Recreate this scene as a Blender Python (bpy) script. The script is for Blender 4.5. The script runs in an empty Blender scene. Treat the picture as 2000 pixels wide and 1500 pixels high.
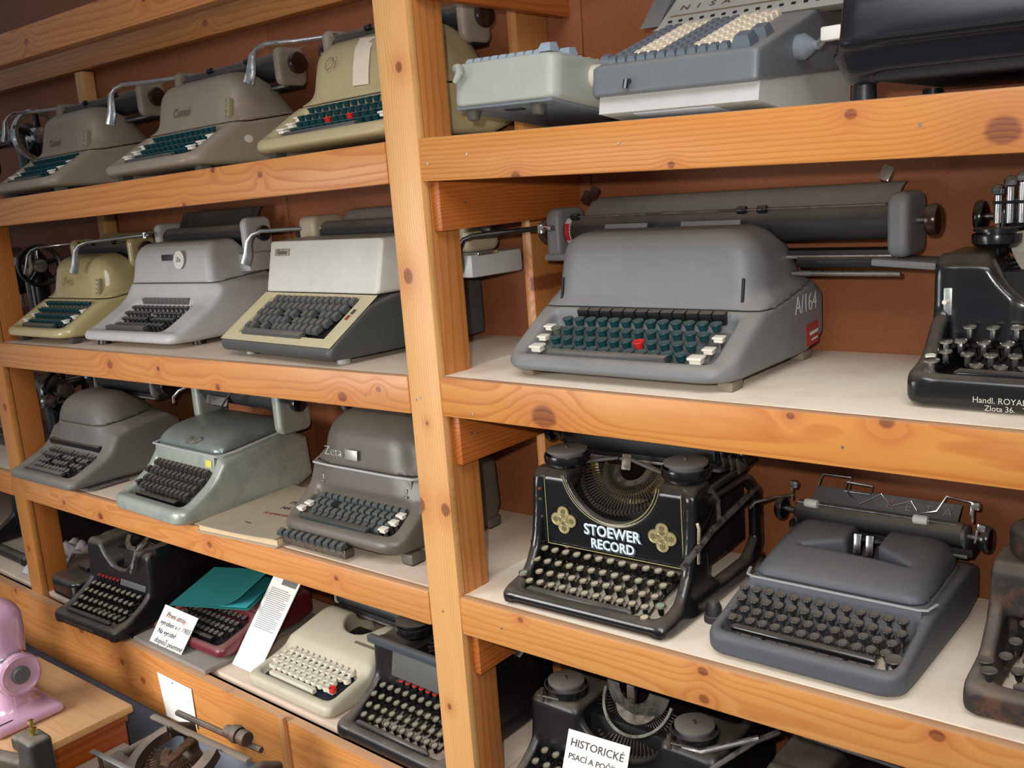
import bpy, bmesh, math, random
import numpy as np
from mathutils import Vector, Matrix, Euler

random.seed(7)
SC = bpy.context.scene
COL = SC.collection
R = math.radians
PI = math.pi

# ---------------------------------------------------------------- camera
def cam_rot(a, b, c):
    ca, sa, cb, sb, cc, sc = math.cos(a), math.sin(a), math.cos(b), math.sin(b), math.cos(c), math.sin(c)
    yaw = np.array([[ca, -sa, 0], [sa, ca, 0], [0, 0, 1]])
    pit = np.array([[1, 0, 0], [0, cb, -sb], [0, sb, cb]])
    rol = np.array([[cc, 0, sc], [0, 1, 0], [-sc, 0, cc]])
    return yaw @ pit @ rol
CAM = (1.067, -1.1, 1.5)
rm = cam_rot(R(39.814), R(-11.497), R(4.299))
cd = bpy.data.cameras.new('camera')
cam = bpy.data.objects.new('camera', cd)
COL.objects.link(cam)
mw = Matrix.Identity(4)
for i in range(3):
    mw[i][0] = rm[i, 0]; mw[i][1] = rm[i, 2]; mw[i][2] = -rm[i, 1]; mw[i][3] = CAM[i]
cam.matrix_world = mw
cd.sensor_fit = 'HORIZONTAL'; cd.sensor_width = 36.0
cd.lens = 1909.8 / 2000 * 36.0
cd.clip_start = 0.02; cd.clip_end = 60
SC.camera = cam

# ---------------------------------------------------------------- light
SC.view_settings.view_transform = 'Standard'
SC.view_settings.look = 'None'
SC.view_settings.exposure = 0.0
SC.view_settings.gamma = 1.0
SC.view_settings.use_curve_mapping = False
wd = bpy.data.worlds.new('room_air'); SC.world = wd
wd.use_nodes = True
wd.node_tree.nodes['Background'].inputs['Color'].default_value = (0.80, 0.88, 1.0, 1)
wd.node_tree.nodes['Background'].inputs['Strength'].default_value = 0.24
def lamp(name, kind, loc, energy, color, **kw):
    l = bpy.data.lights.new(name, kind); l.energy = energy; l.color = color
    for k, v in kw.items():
        if k != 'aim': setattr(l, k, v)
    o = bpy.data.objects.new(name, l); COL.objects.link(o); o.location = loc
    if 'aim' in kw:
        o.rotation_euler = (Vector(kw['aim']) - Vector(loc)).to_track_quat('-Z', 'Y').to_euler()
    return o
# the camera's own flash, a hand's breadth up and left of the lens
fl = Vector(CAM) + Vector(rm[:, 0]) * -0.05 + Vector(rm[:, 2]) * 0.055 + Vector(rm[:, 1]) * 0.0
lamp('camera_flash', 'SPOT', fl, 45, (1.0, 0.93, 0.84), shadow_soft_size=0.014, spot_size=R(110), spot_blend=1.0,
     aim=tuple(fl + Vector(rm[:, 1]) * 1.0 + Vector(rm[:, 2]) * -0.1 + Vector(rm[:, 0]) * -0.1))
# two fills added out of view: one for the low boards, one for the plates
lamp('low_fill', 'AREA', (-1.15, -1.75, 1.20), 15, (1.0, 0.98, 0.96), shape='RECTANGLE', size=0.9, size_y=1.0, aim=(-0.55, 0, 0.15), spread=R(95))
lamp('high_fill', 'AREA', (0.9, -1.5, 2.6), 14, (0.97, 0.98, 1.0), shape='RECTANGLE', size=1.6, size_y=0.8, aim=(0.2, 0.1, 0.6), spread=R(120))

# ---------------------------------------------------------------- objects
def link(name, data, parent=None, loc=(0, 0, 0), rot=(0, 0, 0), scale=None):
    o = bpy.data.objects.new(name, data); COL.objects.link(o)
    if parent is not None: o.parent = parent
    o.location = loc; o.rotation_euler = rot
    if scale is not None: o.scale = scale
    return o
def tag(o, label=None, cat=None, group=None, kind=None):
    if label: o['label'] = label
    if cat: o['category'] = cat
    if group: o['group'] = group
    if kind: o['kind'] = kind
    return o
def thing(name, label, cat, loc=(0, 0, 0), rot=(0, 0, 0), group=None):
    return tag(link(name, None, None, loc, rot), label, cat, group)

# ---------------------------------------------------------------- node materials
class NT:
    def __init__(s, name):
        s.mat = bpy.data.materials.new(name); s.mat.use_nodes = True
        s.t = s.mat.node_tree; s.b = s.t.nodes['Principled BSDF']
    def n(s, kind, **kw):
        x = s.t.nodes.new(kind)
        for k, v in kw.items(): setattr(x, k, v)
        return x
    def put(s, sock, v):
        if hasattr(v, 'links'): s.t.links.new(v, sock)
        elif v is not None: sock.default_value = v
    def m(s, op, a, b=None, c=None, clamp=False):
        x = s.n('ShaderNodeMath', operation=op, use_clamp=clamp)
        for i, v in enumerate((a, b, c)):
            if v is not None: s.put(x.inputs[i], v)
        return x.outputs[0]
    def noise(s, vec, scale, detail=3, rough=0.55, out='Fac'):
        x = s.n('ShaderNodeTexNoise'); s.put(x.inputs['Vector'], vec)
        x.inputs['Scale'].default_value = scale; x.inputs['Detail'].default_value = detail; x.inputs['Roughness'].default_value = rough
        return x.outputs[out]
    def ramp(s, fac, stops, interp='LINEAR'):
        x = s.n('ShaderNodeValToRGB'); s.put(x.inputs[0], fac); r = x.color_ramp; r.interpolation = interp
        while len(r.elements) < len(stops): r.elements.new(0.5)
        for e, (p, c) in zip(r.elements, stops):
            e.position = p; e.color = (c[0], c[1], c[2], 1) if hasattr(c, '__len__') else (c, c, c, 1)
        return x.outputs[0]
    def mix(s, f, a, b, blend='MIX'):
        x = s.n('ShaderNodeMix', data_type='RGBA', blend_type=blend)
        s.put(x.inputs[0], f)
        for i, v in ((6, a), (7, b)):
            if not hasattr(v, 'links'): v = (v[0], v[1], v[2], 1)
            s.put(x.inputs[i], v)
        return x.outputs[2]
    def map(s, loc=(0, 0, 0), scale=(1, 1, 1), coord='Object'):
        tc = s.n('ShaderNodeTexCoord'); mp = s.n('ShaderNodeMapping')
        s.t.links.new(tc.outputs[coord], mp.inputs[0])
        mp.inputs['Location'].default_value = loc; mp.inputs['Scale'].default_value = scale
        return mp.outputs[0]
    def xyz(s, v):
        x = s.n('ShaderNodeSeparateXYZ'); s.put(x.inputs[0], v); return x.outputs
    def bump(s, h, strength=0.3, dist=0.001):
        x = s.n('ShaderNodeBump'); x.inputs['Strength'].default_value = strength; x.inputs['Distance'].default_value = dist
        s.put(x.inputs['Height'], h); s.t.links.new(x.outputs[0], s.b.inputs['Normal'])
    def fin(s, col=None, rough=None, metal=None, spec=None, coat=None):
        for k, v in (('Base Color', col), ('Roughness', rough), ('Metallic', metal), ('Specular IOR Level', spec), ('Coat Weight', coat)):
            if v is None: continue
            if k == 'Base Color' and not hasattr(v, 'links'): v = (v[0], v[1], v[2], 1)
            s.put(s.b.inputs[k], v)
        return s.mat
def srgb(r, g, b):
    f = lambda c: (c / 255 / 12.92) if c / 255 <= 0.04045 else ((c / 255 + 0.055) / 1.055) ** 2.4
    return (f(r), f(g), f(b))
MC = {}
DUSTC = srgb(176, 162, 144)
def paint(name, rgb, rough=0.45, dust=0.35, wear=None, wearc=None, metal=0.0, spec=0.5, fleck=0.12, coat=0.0, tex=0.0):
    """lacquered metal with mottling, dust lying on what faces up, chipped spots of wearc"""
    if name in MC: return MC[name]
    t = NT(name); c = srgb(*rgb); v = t.map()
    n1 = t.noise(v, 35, 4); n2 = t.noise(v, 9, 3)
    k = t.m('ADD', t.m('MULTIPLY', n2, 0.6), t.m('MULTIPLY', n1, 0.4))
    col = t.mix(k, tuple(x * (1 - fleck * 1.6) for x in c), tuple(min(1, x * (1 + fleck)) for x in c))
    if wear:
        w = t.ramp(t.noise(v, 22, 6, 0.7), [(0.5, 0.0), (0.5 + 0.12, 1.0)])
        w2 = t.m('MULTIPLY', w, wear, clamp=True)
        col = t.mix(w2, col, srgb(*(wearc or (120, 80, 55))))
    if dust:
        g = t.n('ShaderNodeNewGeometry'); z = t.xyz(g.outputs['Normal'])[2]
        up = t.ramp(z, [(0.25, 0.0), (0.95, 1.0)])
        d = t.m('MULTIPLY', t.m('MULTIPLY', up, t.ramp(t.noise(v, 14, 5, 0.65), [(0.25, 0.35), (0.7, 1.0)])), dust, clamp=True)
        col = t.mix(d, col, DUSTC)
        rr = t.m('ADD', rough, t.m('MULTIPLY', d, 0.9 - rough), clamp=True)
    else: rr = rough
    if tex: t.bump(t.noise(v, 900, 2), tex, 0.0004)
    MC[name] = t.fin(col, rr, metal, spec, coat); return MC[name]
def metal(name, rgb, rough=0.25, dirt=0.3, dirtc=(70, 55, 42)):
    if name in MC: return MC[name]
    t = NT(name); v = t.map(); n1 = t.noise(v, 60, 5, 0.65)
    f = t.m('MULTIPLY', t.ramp(n1, [(0.42, 0.0), (0.68, 1.0)]), dirt, clamp=True)
    col = t.mix(f, srgb(*rgb), srgb(*dirtc))
    MC[name] = t.fin(col, t.m('ADD', rough, t.m('MULTIPLY', f, 0.6), clamp=True), t.m('SUBTRACT', 1.0, t.m('MULTIPLY', f, 0.9)))
    return MC[name]
def plain(name, rgb, rough=0.5, spec=0.5, vary=0.1, scale=40, metallic=0.0):
    if name in MC: return MC[name]
    t = NT(name); c = srgb(*rgb); n1 = t.noise(t.map(), scale, 4)
    col = t.mix(n1, tuple(x * (1 - vary) for x in c), tuple(min(1, x * (1 + vary)) for x in c))
    MC[name] = t.fin(col, rough, metallic, spec); return MC[name]
def wood(name, axis=0, seed=0, knots=(), light=(228, 170, 104), dark=(188, 116, 56), freq=150, pith=(0.05, -0.12), rough=0.34, dust=0.5, warp=0.03):
    """pine board: year rings about a pith line, bent around the given knots (u along the board, v across, radius)"""
    t = NT(name); v = t.map(); x = t.xyz(v)
    u = x[axis]; vw = [x[i] for i in range(3) if i != axis]
    a, b = (vw[1], vw[0]) if axis == 0 else (vw[0], vw[1])     # a: across the front face, b: into the board
    sc = [14.0, 14.0, 14.0]; sc[axis] = 1.6
    nv = t.map((seed * 3.1, seed * 1.7, seed * 2.3), tuple(sc))
    big = t.m('SUBTRACT', t.noise(nv, 1.0, 2, 0.4), 0.5)
    sc2 = [60.0, 60.0, 60.0]; sc2[axis] = 5
    fine = t.m('SUBTRACT', t.noise(t.map((seed, 0, 0), tuple(sc2)), 1.0, 3), 0.5)
    da = t.m('SUBTRACT', a, pith[0]); db = t.m('SUBTRACT', b, pith[1])
    rad = t.m('SQRT', t.m('ADD', t.m('MULTIPLY', da, da), t.m('MULTIPLY', db, db)))
    ph = t.m('ADD', rad, t.m('ADD', t.m('MULTIPLY', big, warp), t.m('MULTIPLY', fine, 0.004)))
    kmask = None; halo = None
    for (ku, kv, kr) in knots:
        du = t.m('MULTIPLY', t.m('SUBTRACT', u, ku), 0.8); dv = t.m('SUBTRACT', a, kv)
        d = t.m('SQRT', t.m('ADD', t.m('MULTIPLY', du, du), t.m('MULTIPLY', dv, dv)))
        d = t.m('ADD', d, t.m('MULTIPLY', fine, kr * 0.7))
        e = t.m('POWER', 2.718, t.m('MULTIPLY', t.m('MULTIPLY', d, d), -1.0 / (2 * (kr * 2.0) ** 2)))
        ph = t.m('ADD', ph, t.m('MULTIPLY', e, kr * 1.5))
        mk = t.ramp(t.m('DIVIDE', d, kr * 2), [(0.36, 1.0), (0.52, 0.0)])
        hl = t.m('MULTIPLY', e, 0.55)
        kmask = mk if kmask is None else t.m('MAXIMUM', kmask, mk)
        halo = hl if halo is None else t.m('MAXIMUM', halo, hl)
    s = t.m('FRACT', t.m('MULTIPLY', ph, freq))
    ring = t.ramp(s, [(0.0, 0.12), (0.55, 0.35), (0.86, 1.0), (0.97, 0.5), (1.0, 0.12)])
    L, Dk = [tuple(c * g for c, g in zip(srgb(*q), (0.80, 0.70, 0.54))) for q in (light, dark)]
    tone = t.m('ADD', t.m('MULTIPLY', ring, 0.8), t.m('MULTIPLY', fine, 0.7), clamp=True)
    col = t.mix(tone, L, Dk)
    bt = t.noise(nv, 0.6, 2)
    col = t.mix(t.ramp(bt, [(0.35, 0.0), (0.7, 0.45)]), col, tuple(0.5 * (p + q) for p, q in zip(L, Dk)))
    if kmask is not None:
        col = t.mix(halo, col, srgb(186, 108, 56))
        col = t.mix(t.m('MULTIPLY', kmask, t.m('ADD', 0.62, t.m('MULTIPLY', ring, 0.35))), col, srgb(116, 58, 34))
    if dust:
        g = t.n('ShaderNodeNewGeometry'); z = t.xyz(g.outputs['Normal'])[2]
        col = t.mix(t.m('MULTIPLY', t.ramp(z, [(0.5, 0.0), (0.95, 1.0)]), dust), col, srgb(214, 182, 152))
    t.bump(ring, 0.10, 0.0006)
    return t.fin(col, t.m('ADD', rough, t.m('MULTIPLY', ring, 0.12)), 0.0, 0.5)

# ---------------------------------------------------------------- mesh builder
class MB:
    def __init__(s): s.v = []; s.f = []; s.mi = []; s.cur = 0; s.flat = []
    def add(s, vs, fs, mat=None):
        o = len(s.v); s.v += [tuple(p) for p in vs]
        s.f += [tuple(i + o for i in q) for q in fs]; s.mi += [s.cur if mat is None else mat] * len(fs)
        return s
    def box(s, c, d, bev=0.0, rot=None, mat=None):
        """bevelled box: centre c, full size d"""
        h = [x / 2 for x in d]; b = min(bev, min(h) * 0.98)
        if b <= 0:
            vs = [(sx * h[0], sy * h[1], sz * h[2]) for sx in (-1, 1) for sy in (-1, 1) for sz in (-1, 1)]
            fs = [(0, 1, 3, 2), (4, 6, 7, 5), (0, 4, 5, 1), (2, 3, 7, 6), (0, 2, 6, 4), (1, 5, 7, 3)]
        else:
            bm = bmesh.new(); bmesh.ops.create_cube(bm, size=1)
            for vv in bm.verts: vv.co = Vector((vv.co.x * d[0], vv.co.y * d[1], vv.co.z * d[2]))
            bmesh.ops.bevel(bm, geom=bm.edges[:], offset=b, segments=2, profile=0.6, affect='EDGES', clamp_overlap=True)
            bm.verts.index_update(); vs = [tuple(vv.co) for vv in bm.verts]; fs = [[l.index for l in q.verts] for q in bm.faces]; bm.free()
        m = Euler(rot).to_matrix() if rot else None
        out = [((m @ Vector(p)) if m else Vector(p)) + Vector(c) for p in vs]
        return s.add(out, fs, mat)
    def prism(s, pts, x0, x1, axis=0, mat=None):
        """closed polygon extruded from x0 to x1 along axis; polygon given in the other two axes in order"""
        n = len(pts)
        def mk(x, p): return [(x, p[0], p[1]), (p[0], x, p[1]), (p[0], p[1], x)][axis]
        vs = [mk(x0, p) for p in pts] + [mk(x1, p) for p in pts]
        fs = [tuple(range(n))[::-1], tuple(range(n, 2 * n))] + [(i, (i + 1) % n, n + (i + 1) % n, n + i) for i in range(n)]
        return s.add(vs, fs, mat)
    def tube(s, pts, r, n=8, caps=True, flat=1.0, up=(0, 0, 1), mat=None):
        """swept round (or flattened) section along a polyline; r one number or one per point"""
        P = [Vector(p) for p in pts]; rs = r if hasattr(r, '__len__') else [r] * len(P)
        fl = flat if hasattr(flat, '__len__') else [flat] * len(P)
        vs = []; fs = []; prev = None
        for i, p in enumerate(P):
            tg = (P[min(i + 1, len(P) - 1)] - P[max(i - 1, 0)]).normalized()
            a = prev if prev is not None else Vector(up)
            a = a - tg * a.dot(tg)
            if a.length < 1e-4: a = tg.orthogonal()
            a.normalize(); prev = a; b = tg.cross(a)
            for k in range(n):
                q = 2 * PI * k / n
                vs.append(p + a * (math.cos(q) * rs[i] * fl[i]) + b * (math.sin(q) * rs[i]))
        for i in range(len(P) - 1):
            for k in range(n):
                k2 = (k + 1) % n
                fs.append((i * n + k, i * n + k2, (i + 1) * n + k2, (i + 1) * n + k))
        if caps:
            fs.append(tuple(range(n))[::-1]); fs.append(tuple((len(P) - 1) * n + k for k in range(n)))
        return s.add(vs, fs, mat)
    def cyl(s, p0, p1, r, n=20, mat=None): return s.tube([p0, p1], r, n, True, mat=mat)
    def lathe(s, prof, axis='z', c=(0, 0, 0), n=24, mat=None, a0=0.0, a1=2 * PI):
        """profile of (radius, height) turned about an axis through c"""
        full = abs(a1 - a0 - 2 * PI) < 1e-6; m = n if full else n + 1
        vs = []; fs = []
        for (r, h) in prof:
            for k in range(m):
                q = a0 + (a1 - a0) * k / n; x, y = r * math.cos(q), r * math.sin(q)
                vs.append({'z': (x, y, h), 'x': (h, x, y), 'y': (y, h, x)}[axis])
        vs = [(p[0] + c[0], p[1] + c[1], p[2] + c[2]) for p in vs]
        for i in range(len(prof) - 1):
            for k in range(n):
                k2 = (k + 1) % m
                fs.append((i * m + k, i * m + k2, (i + 1) * m + k2, (i + 1) * m + k))
        return s.add(vs, fs, mat)
    def mesh(s, name, mats, smooth=35):
        me = bpy.data.meshes.new(name); me.from_pydata(s.v, [], s.f)
        for m_ in (mats if isinstance(mats, (list, tuple)) else [mats]): me.materials.append(m_)
        me.polygons.foreach_set('material_index', s.mi)
        bm = bmesh.new(); bm.from_mesh(me)
        if s.keep: pass
        bmesh.ops.recalc_face_normals(bm, faces=bm.faces[:]); bm.to_mesh(me); bm.free()
        if smooth:
            me.polygons.foreach_set('use_smooth', [True] * len(me.polygons)); me.set_sharp_from_angle(angle=R(smooth))
        me.update(); return me
    keep = False
    def obj(s, name, mats, parent=None, loc=(0, 0, 0), rot=(0, 0, 0), smooth=35):
        return link(name, s.mesh(name, mats, smooth), parent, loc, rot)

# ---------------------------------------------------------------- solid shapes by distance field
def chaikin(pts, n=2, k=0.25):
    for _ in range(n):
        o = []
        for i in range(len(pts)):
            a, b = pts[i], pts[(i + 1) % len(pts)]
            o.append((a[0] + (b[0] - a[0]) * k, a[1] + (b[1] - a[1]) * k)); o.append((b[0] + (a[0] - b[0]) * k, b[1] + (a[1] - b[1]) * k))
        pts = o
    return pts
def poly(u, v, pts):
    u, v = np.broadcast_arrays(u, v); P = np.array(pts, float); n = len(P)
    d = np.full(u.shape, 1e9); s = np.ones(u.shape)
    j = n - 1
    for i in range(n):
        ex, ey = P[j] - P[i]; wx, wy = u - P[i, 0], v - P[i, 1]
        tt = np.clip((wx * ex + wy * ey) / (ex * ex + ey * ey + 1e-20), 0, 1)
        d = np.minimum(d, (wx - ex * tt) ** 2 + (wy - ey * tt) ** 2)
        c1 = v >= P[i, 1]; c2 = v < P[j, 1]; c3 = ex * wy > ey * wx
        s = np.where((c1 & c2 & c3) | (~c1 & ~c2 & ~c3), -s, s); j = i
    return s * np.sqrt(d)
def smin(a, b, k):
    h = np.maximum(k - np.abs(a - b), 0) / k
    return np.minimum(a, b) - h * h * k * 0.25
def smax(a, b, k): return -smin(-a, -b, k)
def rect2(x, y, cx, cy, hx, hy, r):
    qx = np.abs(x - cx) - hx + r; qy = np.abs(y - cy) - hy + r
    return np.sqrt(np.maximum(qx, 0) ** 2 + np.maximum(qy, 0) ** 2) + np.minimum(np.maximum(qx, qy), 0) - r
def rbox(x, y, z, c, h, r):
    q = [np.abs(a - b) - d + r for a, b, d in zip((x, y, z), c, h)]
    return np.sqrt(sum(np.maximum(a, 0) ** 2 for a in q)) + np.minimum(np.maximum(q[0], np.maximum(q[1], q[2])), 0) - r
def circ(x, y, cx, cy, r): return np.sqrt((x - cx) ** 2 + (y - cy) ** 2) - r
def grid(lo, hi, h):
    ax = [np.arange(l - 2 * h, u + 2.5 * h, h) for l, u in zip(lo, hi)]
    return ax[0][:, None, None], ax[1][None, :, None], ax[2][None, None, :], [a[0] for a in ax]
def net(D, org, h, name, mat, parent=None, loc=(0, 0, 0), rot=(0, 0, 0)):
    D = np.ascontiguousarray(D); s = D < 0; cnt = np.zeros(tuple(n - 1 for n in D.shape), np.int8)
    O = [(a, b, c) for a in (0, 1) for b in (0, 1) for c in (0, 1)]
    sl = lambda A, o: A[o[0]:A.shape[0] - 1 + o[0], o[1]:A.shape[1] - 1 + o[1], o[2]:A.shape[2] - 1 + o[2]]
    for o in O: cnt += sl(s, o)
    act = (cnt > 0) & (cnt < 8); ii = np.argwhere(act); idx = np.full(act.shape, -1, np.int64); idx[act] = np.arange(len(ii))
    val = {o: sl(D, o)[act] for o in O}; pos = np.zeros((len(ii), 3)); num = np.zeros(len(ii))
    for o in O:
        for ax in range(3):
            if o[ax]: continue
            e = list(o); e[ax] = 1; e = tuple(e); a, b = val[o], val[e]; cr = (a < 0) != (b < 0)
            t = np.where(cr, a / np.where(a - b == 0, 1, a - b), 0)
            for k in range(3): pos[:, k] += np.where(cr, o[k] + (t if k == ax else 0), 0)
            num += cr
    P = ii + pos / num[:, None]
    G = np.gradient(D)
    for _ in range(2):                       # slide vertices onto the surface
        b = np.clip(np.floor(P).astype(int), 0, np.array(D.shape) - 2); f = P - b
        def tri(A):
            r = 0
            for o in O:
                w = 1
                for k in range(3): w = w * (f[:, k] if o[k] else 1 - f[:, k])
                r = r + w * A[b[:, 0] + o[0], b[:, 1] + o[1], b[:, 2] + o[2]]
            return r
        d = tri(D); g = np.stack([tri(x) for x in G], 1); g2 = (g * g).sum(1) + 1e-12
        st = np.clip(d / g2, -1e9, 1e9)[:, None] * g; ln = np.linalg.norm(st, axis=1, keepdims=True) + 1e-9
        P = P - st * np.minimum(1, 0.5 / ln)
    Q = []
    for ax in range(3):
        a = [slice(None)] * 3; b = [slice(None)] * 3; a[ax] = slice(0, -1); b[ax] = slice(1, None)
        e0, e1 = s[tuple(a)], s[tuple(b)]; ch = np.argwhere(e0 != e1); o1, o2 = [(1, 2), (2, 0), (0, 1)][ax]
        ok = (ch[:, o1] > 0) & (ch[:, o2] > 0) & (ch[:, o1] < D.shape[o1] - 1) & (ch[:, o2] < D.shape[o2] - 1); ch = ch[ok]
        fl_ = e0[ch[:, 0], ch[:, 1], ch[:, 2]]
        qs = []
        for (p, q) in ((-1, -1), (0, -1), (0, 0), (-1, 0)):
            c = ch.copy(); c[:, o1] += p; c[:, o2] += q; qs.append(idx[c[:, 0], c[:, 1], c[:, 2]])
        q = np.stack(qs, 1); q[~fl_] = q[~fl_][:, ::-1]; Q.append(q)
    Q = np.concatenate(Q); Q = Q[(Q >= 0).all(1)]
    me = bpy.data.meshes.new(name); me.vertices.add(len(P)); me.loops.add(len(Q) * 4); me.polygons.add(len(Q))
    me.vertices.foreach_set('co', (P * h + np.array(org)).astype(np.float32).ravel())
    me.loops.foreach_set('vertex_index', Q.astype(np.int32).ravel())
    me.polygons.foreach_set('loop_start', np.arange(0, len(Q) * 4, 4, dtype=np.int32))
    me.polygons.foreach_set('use_smooth', np.ones(len(Q), bool))
    me.update(calc_edges=True); me.validate()
    me.materials.append(mat)
    return link(name, me, parent, loc, rot)

# ---------------------------------------------------------------- lettering
def text(s, size, mat, parent, loc, rot=(R(90), 0, 0), name='lettering', ext=0.0002, shear=0.0, align='CENTER', sx=1.0, offset=0.0, space=1.0):
    c = bpy.data.curves.new('lettering', 'FONT'); c.body = s; c.size = size; c.extrude = ext; c.align_x = align; c.align_y = 'CENTER'
    c.shear = shear; c.offset = offset; c.space_character = space; c.resolution_u = 3
    o = bpy.data.objects.new('lettering', c); COL.objects.link(o)
    dg = bpy.context.evaluated_depsgraph_get(); me = bpy.data.meshes.new_from_object(o.evaluated_get(dg))
    bpy.data.objects.remove(o); bpy.data.curves.remove(c)
    me.materials.clear(); me.materials.append(mat)
    return link(name, me, parent, loc, rot, (sx, 1, 1))

# ================================================================ the setting
t = NT('concrete_floor'); nv = t.map()
FLOORM = t.fin(t.mix(t.noise(nv, 6, 6, 0.6), srgb(92, 96, 104), srgb(128, 130, 134)), 0.75)
t = NT('limewash'); nv = t.map()
WALLM = t.fin(t.mix(t.noise(nv, 4, 5), srgb(112, 108, 102), srgb(140, 134, 126)), 0.9)
tag(MB().box((-0.6, -1.4, -0.03), (7.6, 4.6, 0.06)).obj('floor', FLOORM), kind='structure')
tag(MB().box((-0.6, 0.56, 1.4), (7.6, 0.1, 2.8)).obj('wall_back', WALLM), kind='structure')

t = NT('hardboard'); nv = t.map()
hb = t.mix(t.noise(nv, 160, 4, 0.7), srgb(124, 72, 42), srgb(156, 96, 60))
hb = t.mix(t.ramp(t.noise(nv, 3.5, 4), [(0.35, 0.0), (0.75, 0.5)]), hb, srgb(118, 66, 40))
t.bump(t.noise(nv, 420, 3), 0.15, 0.0005)
HARDB = t.fin(hb, 0.62, 0, 0.35)
def platem(name, c0, c1):
    t = NT(name); nv = t.map()
    c = t.mix(t.noise(nv, 45, 5, 0.65), srgb(*c0), srgb(*c1))
    sp = t.ramp(t.noise(nv, 260, 2), [(0.72, 0.0), (0.76, 1.0)])
    c = t.mix(t.m('MULTIPLY', sp, 0.6), c, srgb(236, 226, 212))
    st = t.ramp(t.noise(t.map((3, 1, 0), (1, 1, 1)), 7, 5, 0.6), [(0.5, 0.0), (0.8, 0.5)])
    return t.fin(t.mix(st, c, srgb(190, 166, 140)), 0.8, 0, 0.3)
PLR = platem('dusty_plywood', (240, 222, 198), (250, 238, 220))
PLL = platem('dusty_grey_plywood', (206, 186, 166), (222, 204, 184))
GREYP = plain('grey_painted_board', (132, 138, 150), 0.7, 0.3)

rack = thing('shelving_rack', 'tall pine shelving rack with brown hardboard back filled with typewriters', 'shelves')
def post(x0, x1, y0, y1, z0, z1, knots, seed, name='post', bev=0.006, **kw):
    return MB().box((0, 0, (z1 - z0) / 2), (x1 - x0, y1 - y0, z1 - z0), bev).obj(name, wood('pine_' + name + str(seed), 2, seed, knots, **kw), rack, ((x0 + x1) / 2, (y0 + y1) / 2, z0))
# upright beside the middle of the picture: face plank with a deeper timber behind it
post(-0.0715, 0, 0, 0.018, 0, 2.3, [(1.37, -0.012, 0.011), (1.686, 0.011, 0.007), (0.985, 0.024, 0.010), (0.985, -0.033, 0.012), (0.62, -0.01, 0.005), (1.13, 0.0, 0.004)], 1, light=(250, 206, 150), dark=(222, 162, 104), freq=210, pith=(0.4, 0.02), warp=0.02)
post(-0.0600, -0.0005, 0.0185, 0.081, 0, 2.3, [(1.62, -0.0, 0.006)], 2, 'post_timber', light=(214, 152, 92), dark=(178, 106, 52), freq=210, pith=(-0.3, 0.1), warp=0.01)
post(-1.652, -1.584, 0, 0.018, 0, 2.3, [(1.02, 0.01, 0.01), (0.62, 0.0, 0.008)], 3, light=(212, 156, 94), dark=(186, 122, 64), pith=(0.4, 0.02), warp=0.02)
post(-1.642, -1.585, 0.0185, 0.081, 0, 2.3, [], 4, 'post_timber', light=(200, 134, 70), dark=(160, 90, 40), warp=0.01)
post(1.5, 1.57, 0, 0.018, 0, 2.3, [], 5)
# planks standing at the back
post(-0.052, -0.030, 0.300, 0.392, 0, 2.02, [(1.32, 0.01, 0.012)], 6, 'back_plank', light=(212, 160, 104), dark=(180, 122, 70))
post(-1.640, -1.598, 0.353, 0.390, 0, 1.893, [], 7, 'back_plank', light=(216, 178, 126), dark=(190, 142, 90))
# rails along the front: ends (x, bottom, top)
def rail(a, b, seed, knots, y0=0.0, th=0.018, name='front_rail', **kw):
    (xa, ba, ta), (xb, bb, tb) = a, b
    L = math.hypot(xb - xa, ba - bb); ang = math.atan2(((bb + tb) - (ba + ta)) / 2, xb - xa); h = (ta - ba + tb - bb) / 2
    if name == 'bottom_board':
        zc = (ba + ta) / 2
        return MB().prism([(0, ba - zc), (xb - xa, bb - zc), (xb - xa, tb - zc), (0, ta - zc)], -th / 2, th / 2, 1).obj(name, wood('pine_' + name + str(seed), 0, seed, knots, **kw), rack, (xa, y0 + th / 2, zc))
    mb = MB().box((L / 2, 0, 0), (L, th, h), 0.004)
    return mb.obj(name, wood('pine_' + name + str(seed), 0, seed, knots, **kw), rack, (xa, y0 + th / 2, (ba + ta) / 2), (0, -ang, 0))
OR = dict(light=(234, 172, 98), dark=(196, 116, 48))
rail((0.001, 1.514, 1.579), (1.5, 1.4763, 1.5413), 11, [(0.815, -0.008, 0.016), (0.185, -0.030, 0.007), (0.435, -0.026, 0.005), (0.66, 0.018, 0.006)], **OR, pith=(0.4, 0.0), warp=0.02)
rail((-1.5835, 1.4895, 1.554), (-0.072, 1.515, 1.580), 12, [(1.19, 0.008, 0.007), (0.94, -0.03, 0.006), (1.05, 0.028, 0.006)], light=(222, 158, 90), dark=(188, 114, 54), warp=0.03)
rail((0.001, 1.1447, 1.2085), (1.5, 1.1388, 1.2028), 13, [(0.205, -0.012, 0.019), (0.70, 0.030, 0.009), (0.585, 0.026, 0.005)], **OR, warp=0.05, freq=130)
rail((-1.5835, 1.1315, 1.1942), (-0.072, 1.1417, 1.2055), 14, [(0.56, 0.004, 0.010), (1.345, -0.014, 0.010), (0.76, 0.005, 0.006), (1.44, 0.006, 0.006), (0.97, -0.022, 0.007)], light=(226, 166, 106), dark=(192, 122, 66), warp=0.03)
rail((0.001, 0.7707, 0.8300), (1.5, 0.7725, 0.8450), 15, [(0.452, -0.020, 0.008), (0.452, 0.022, 0.007), (0.76, 0.022, 0.008), (0.13, 0.024, 0.005)], light=(236, 178, 112), dark=(206, 134, 70), warp=0.075, freq=110)
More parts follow.
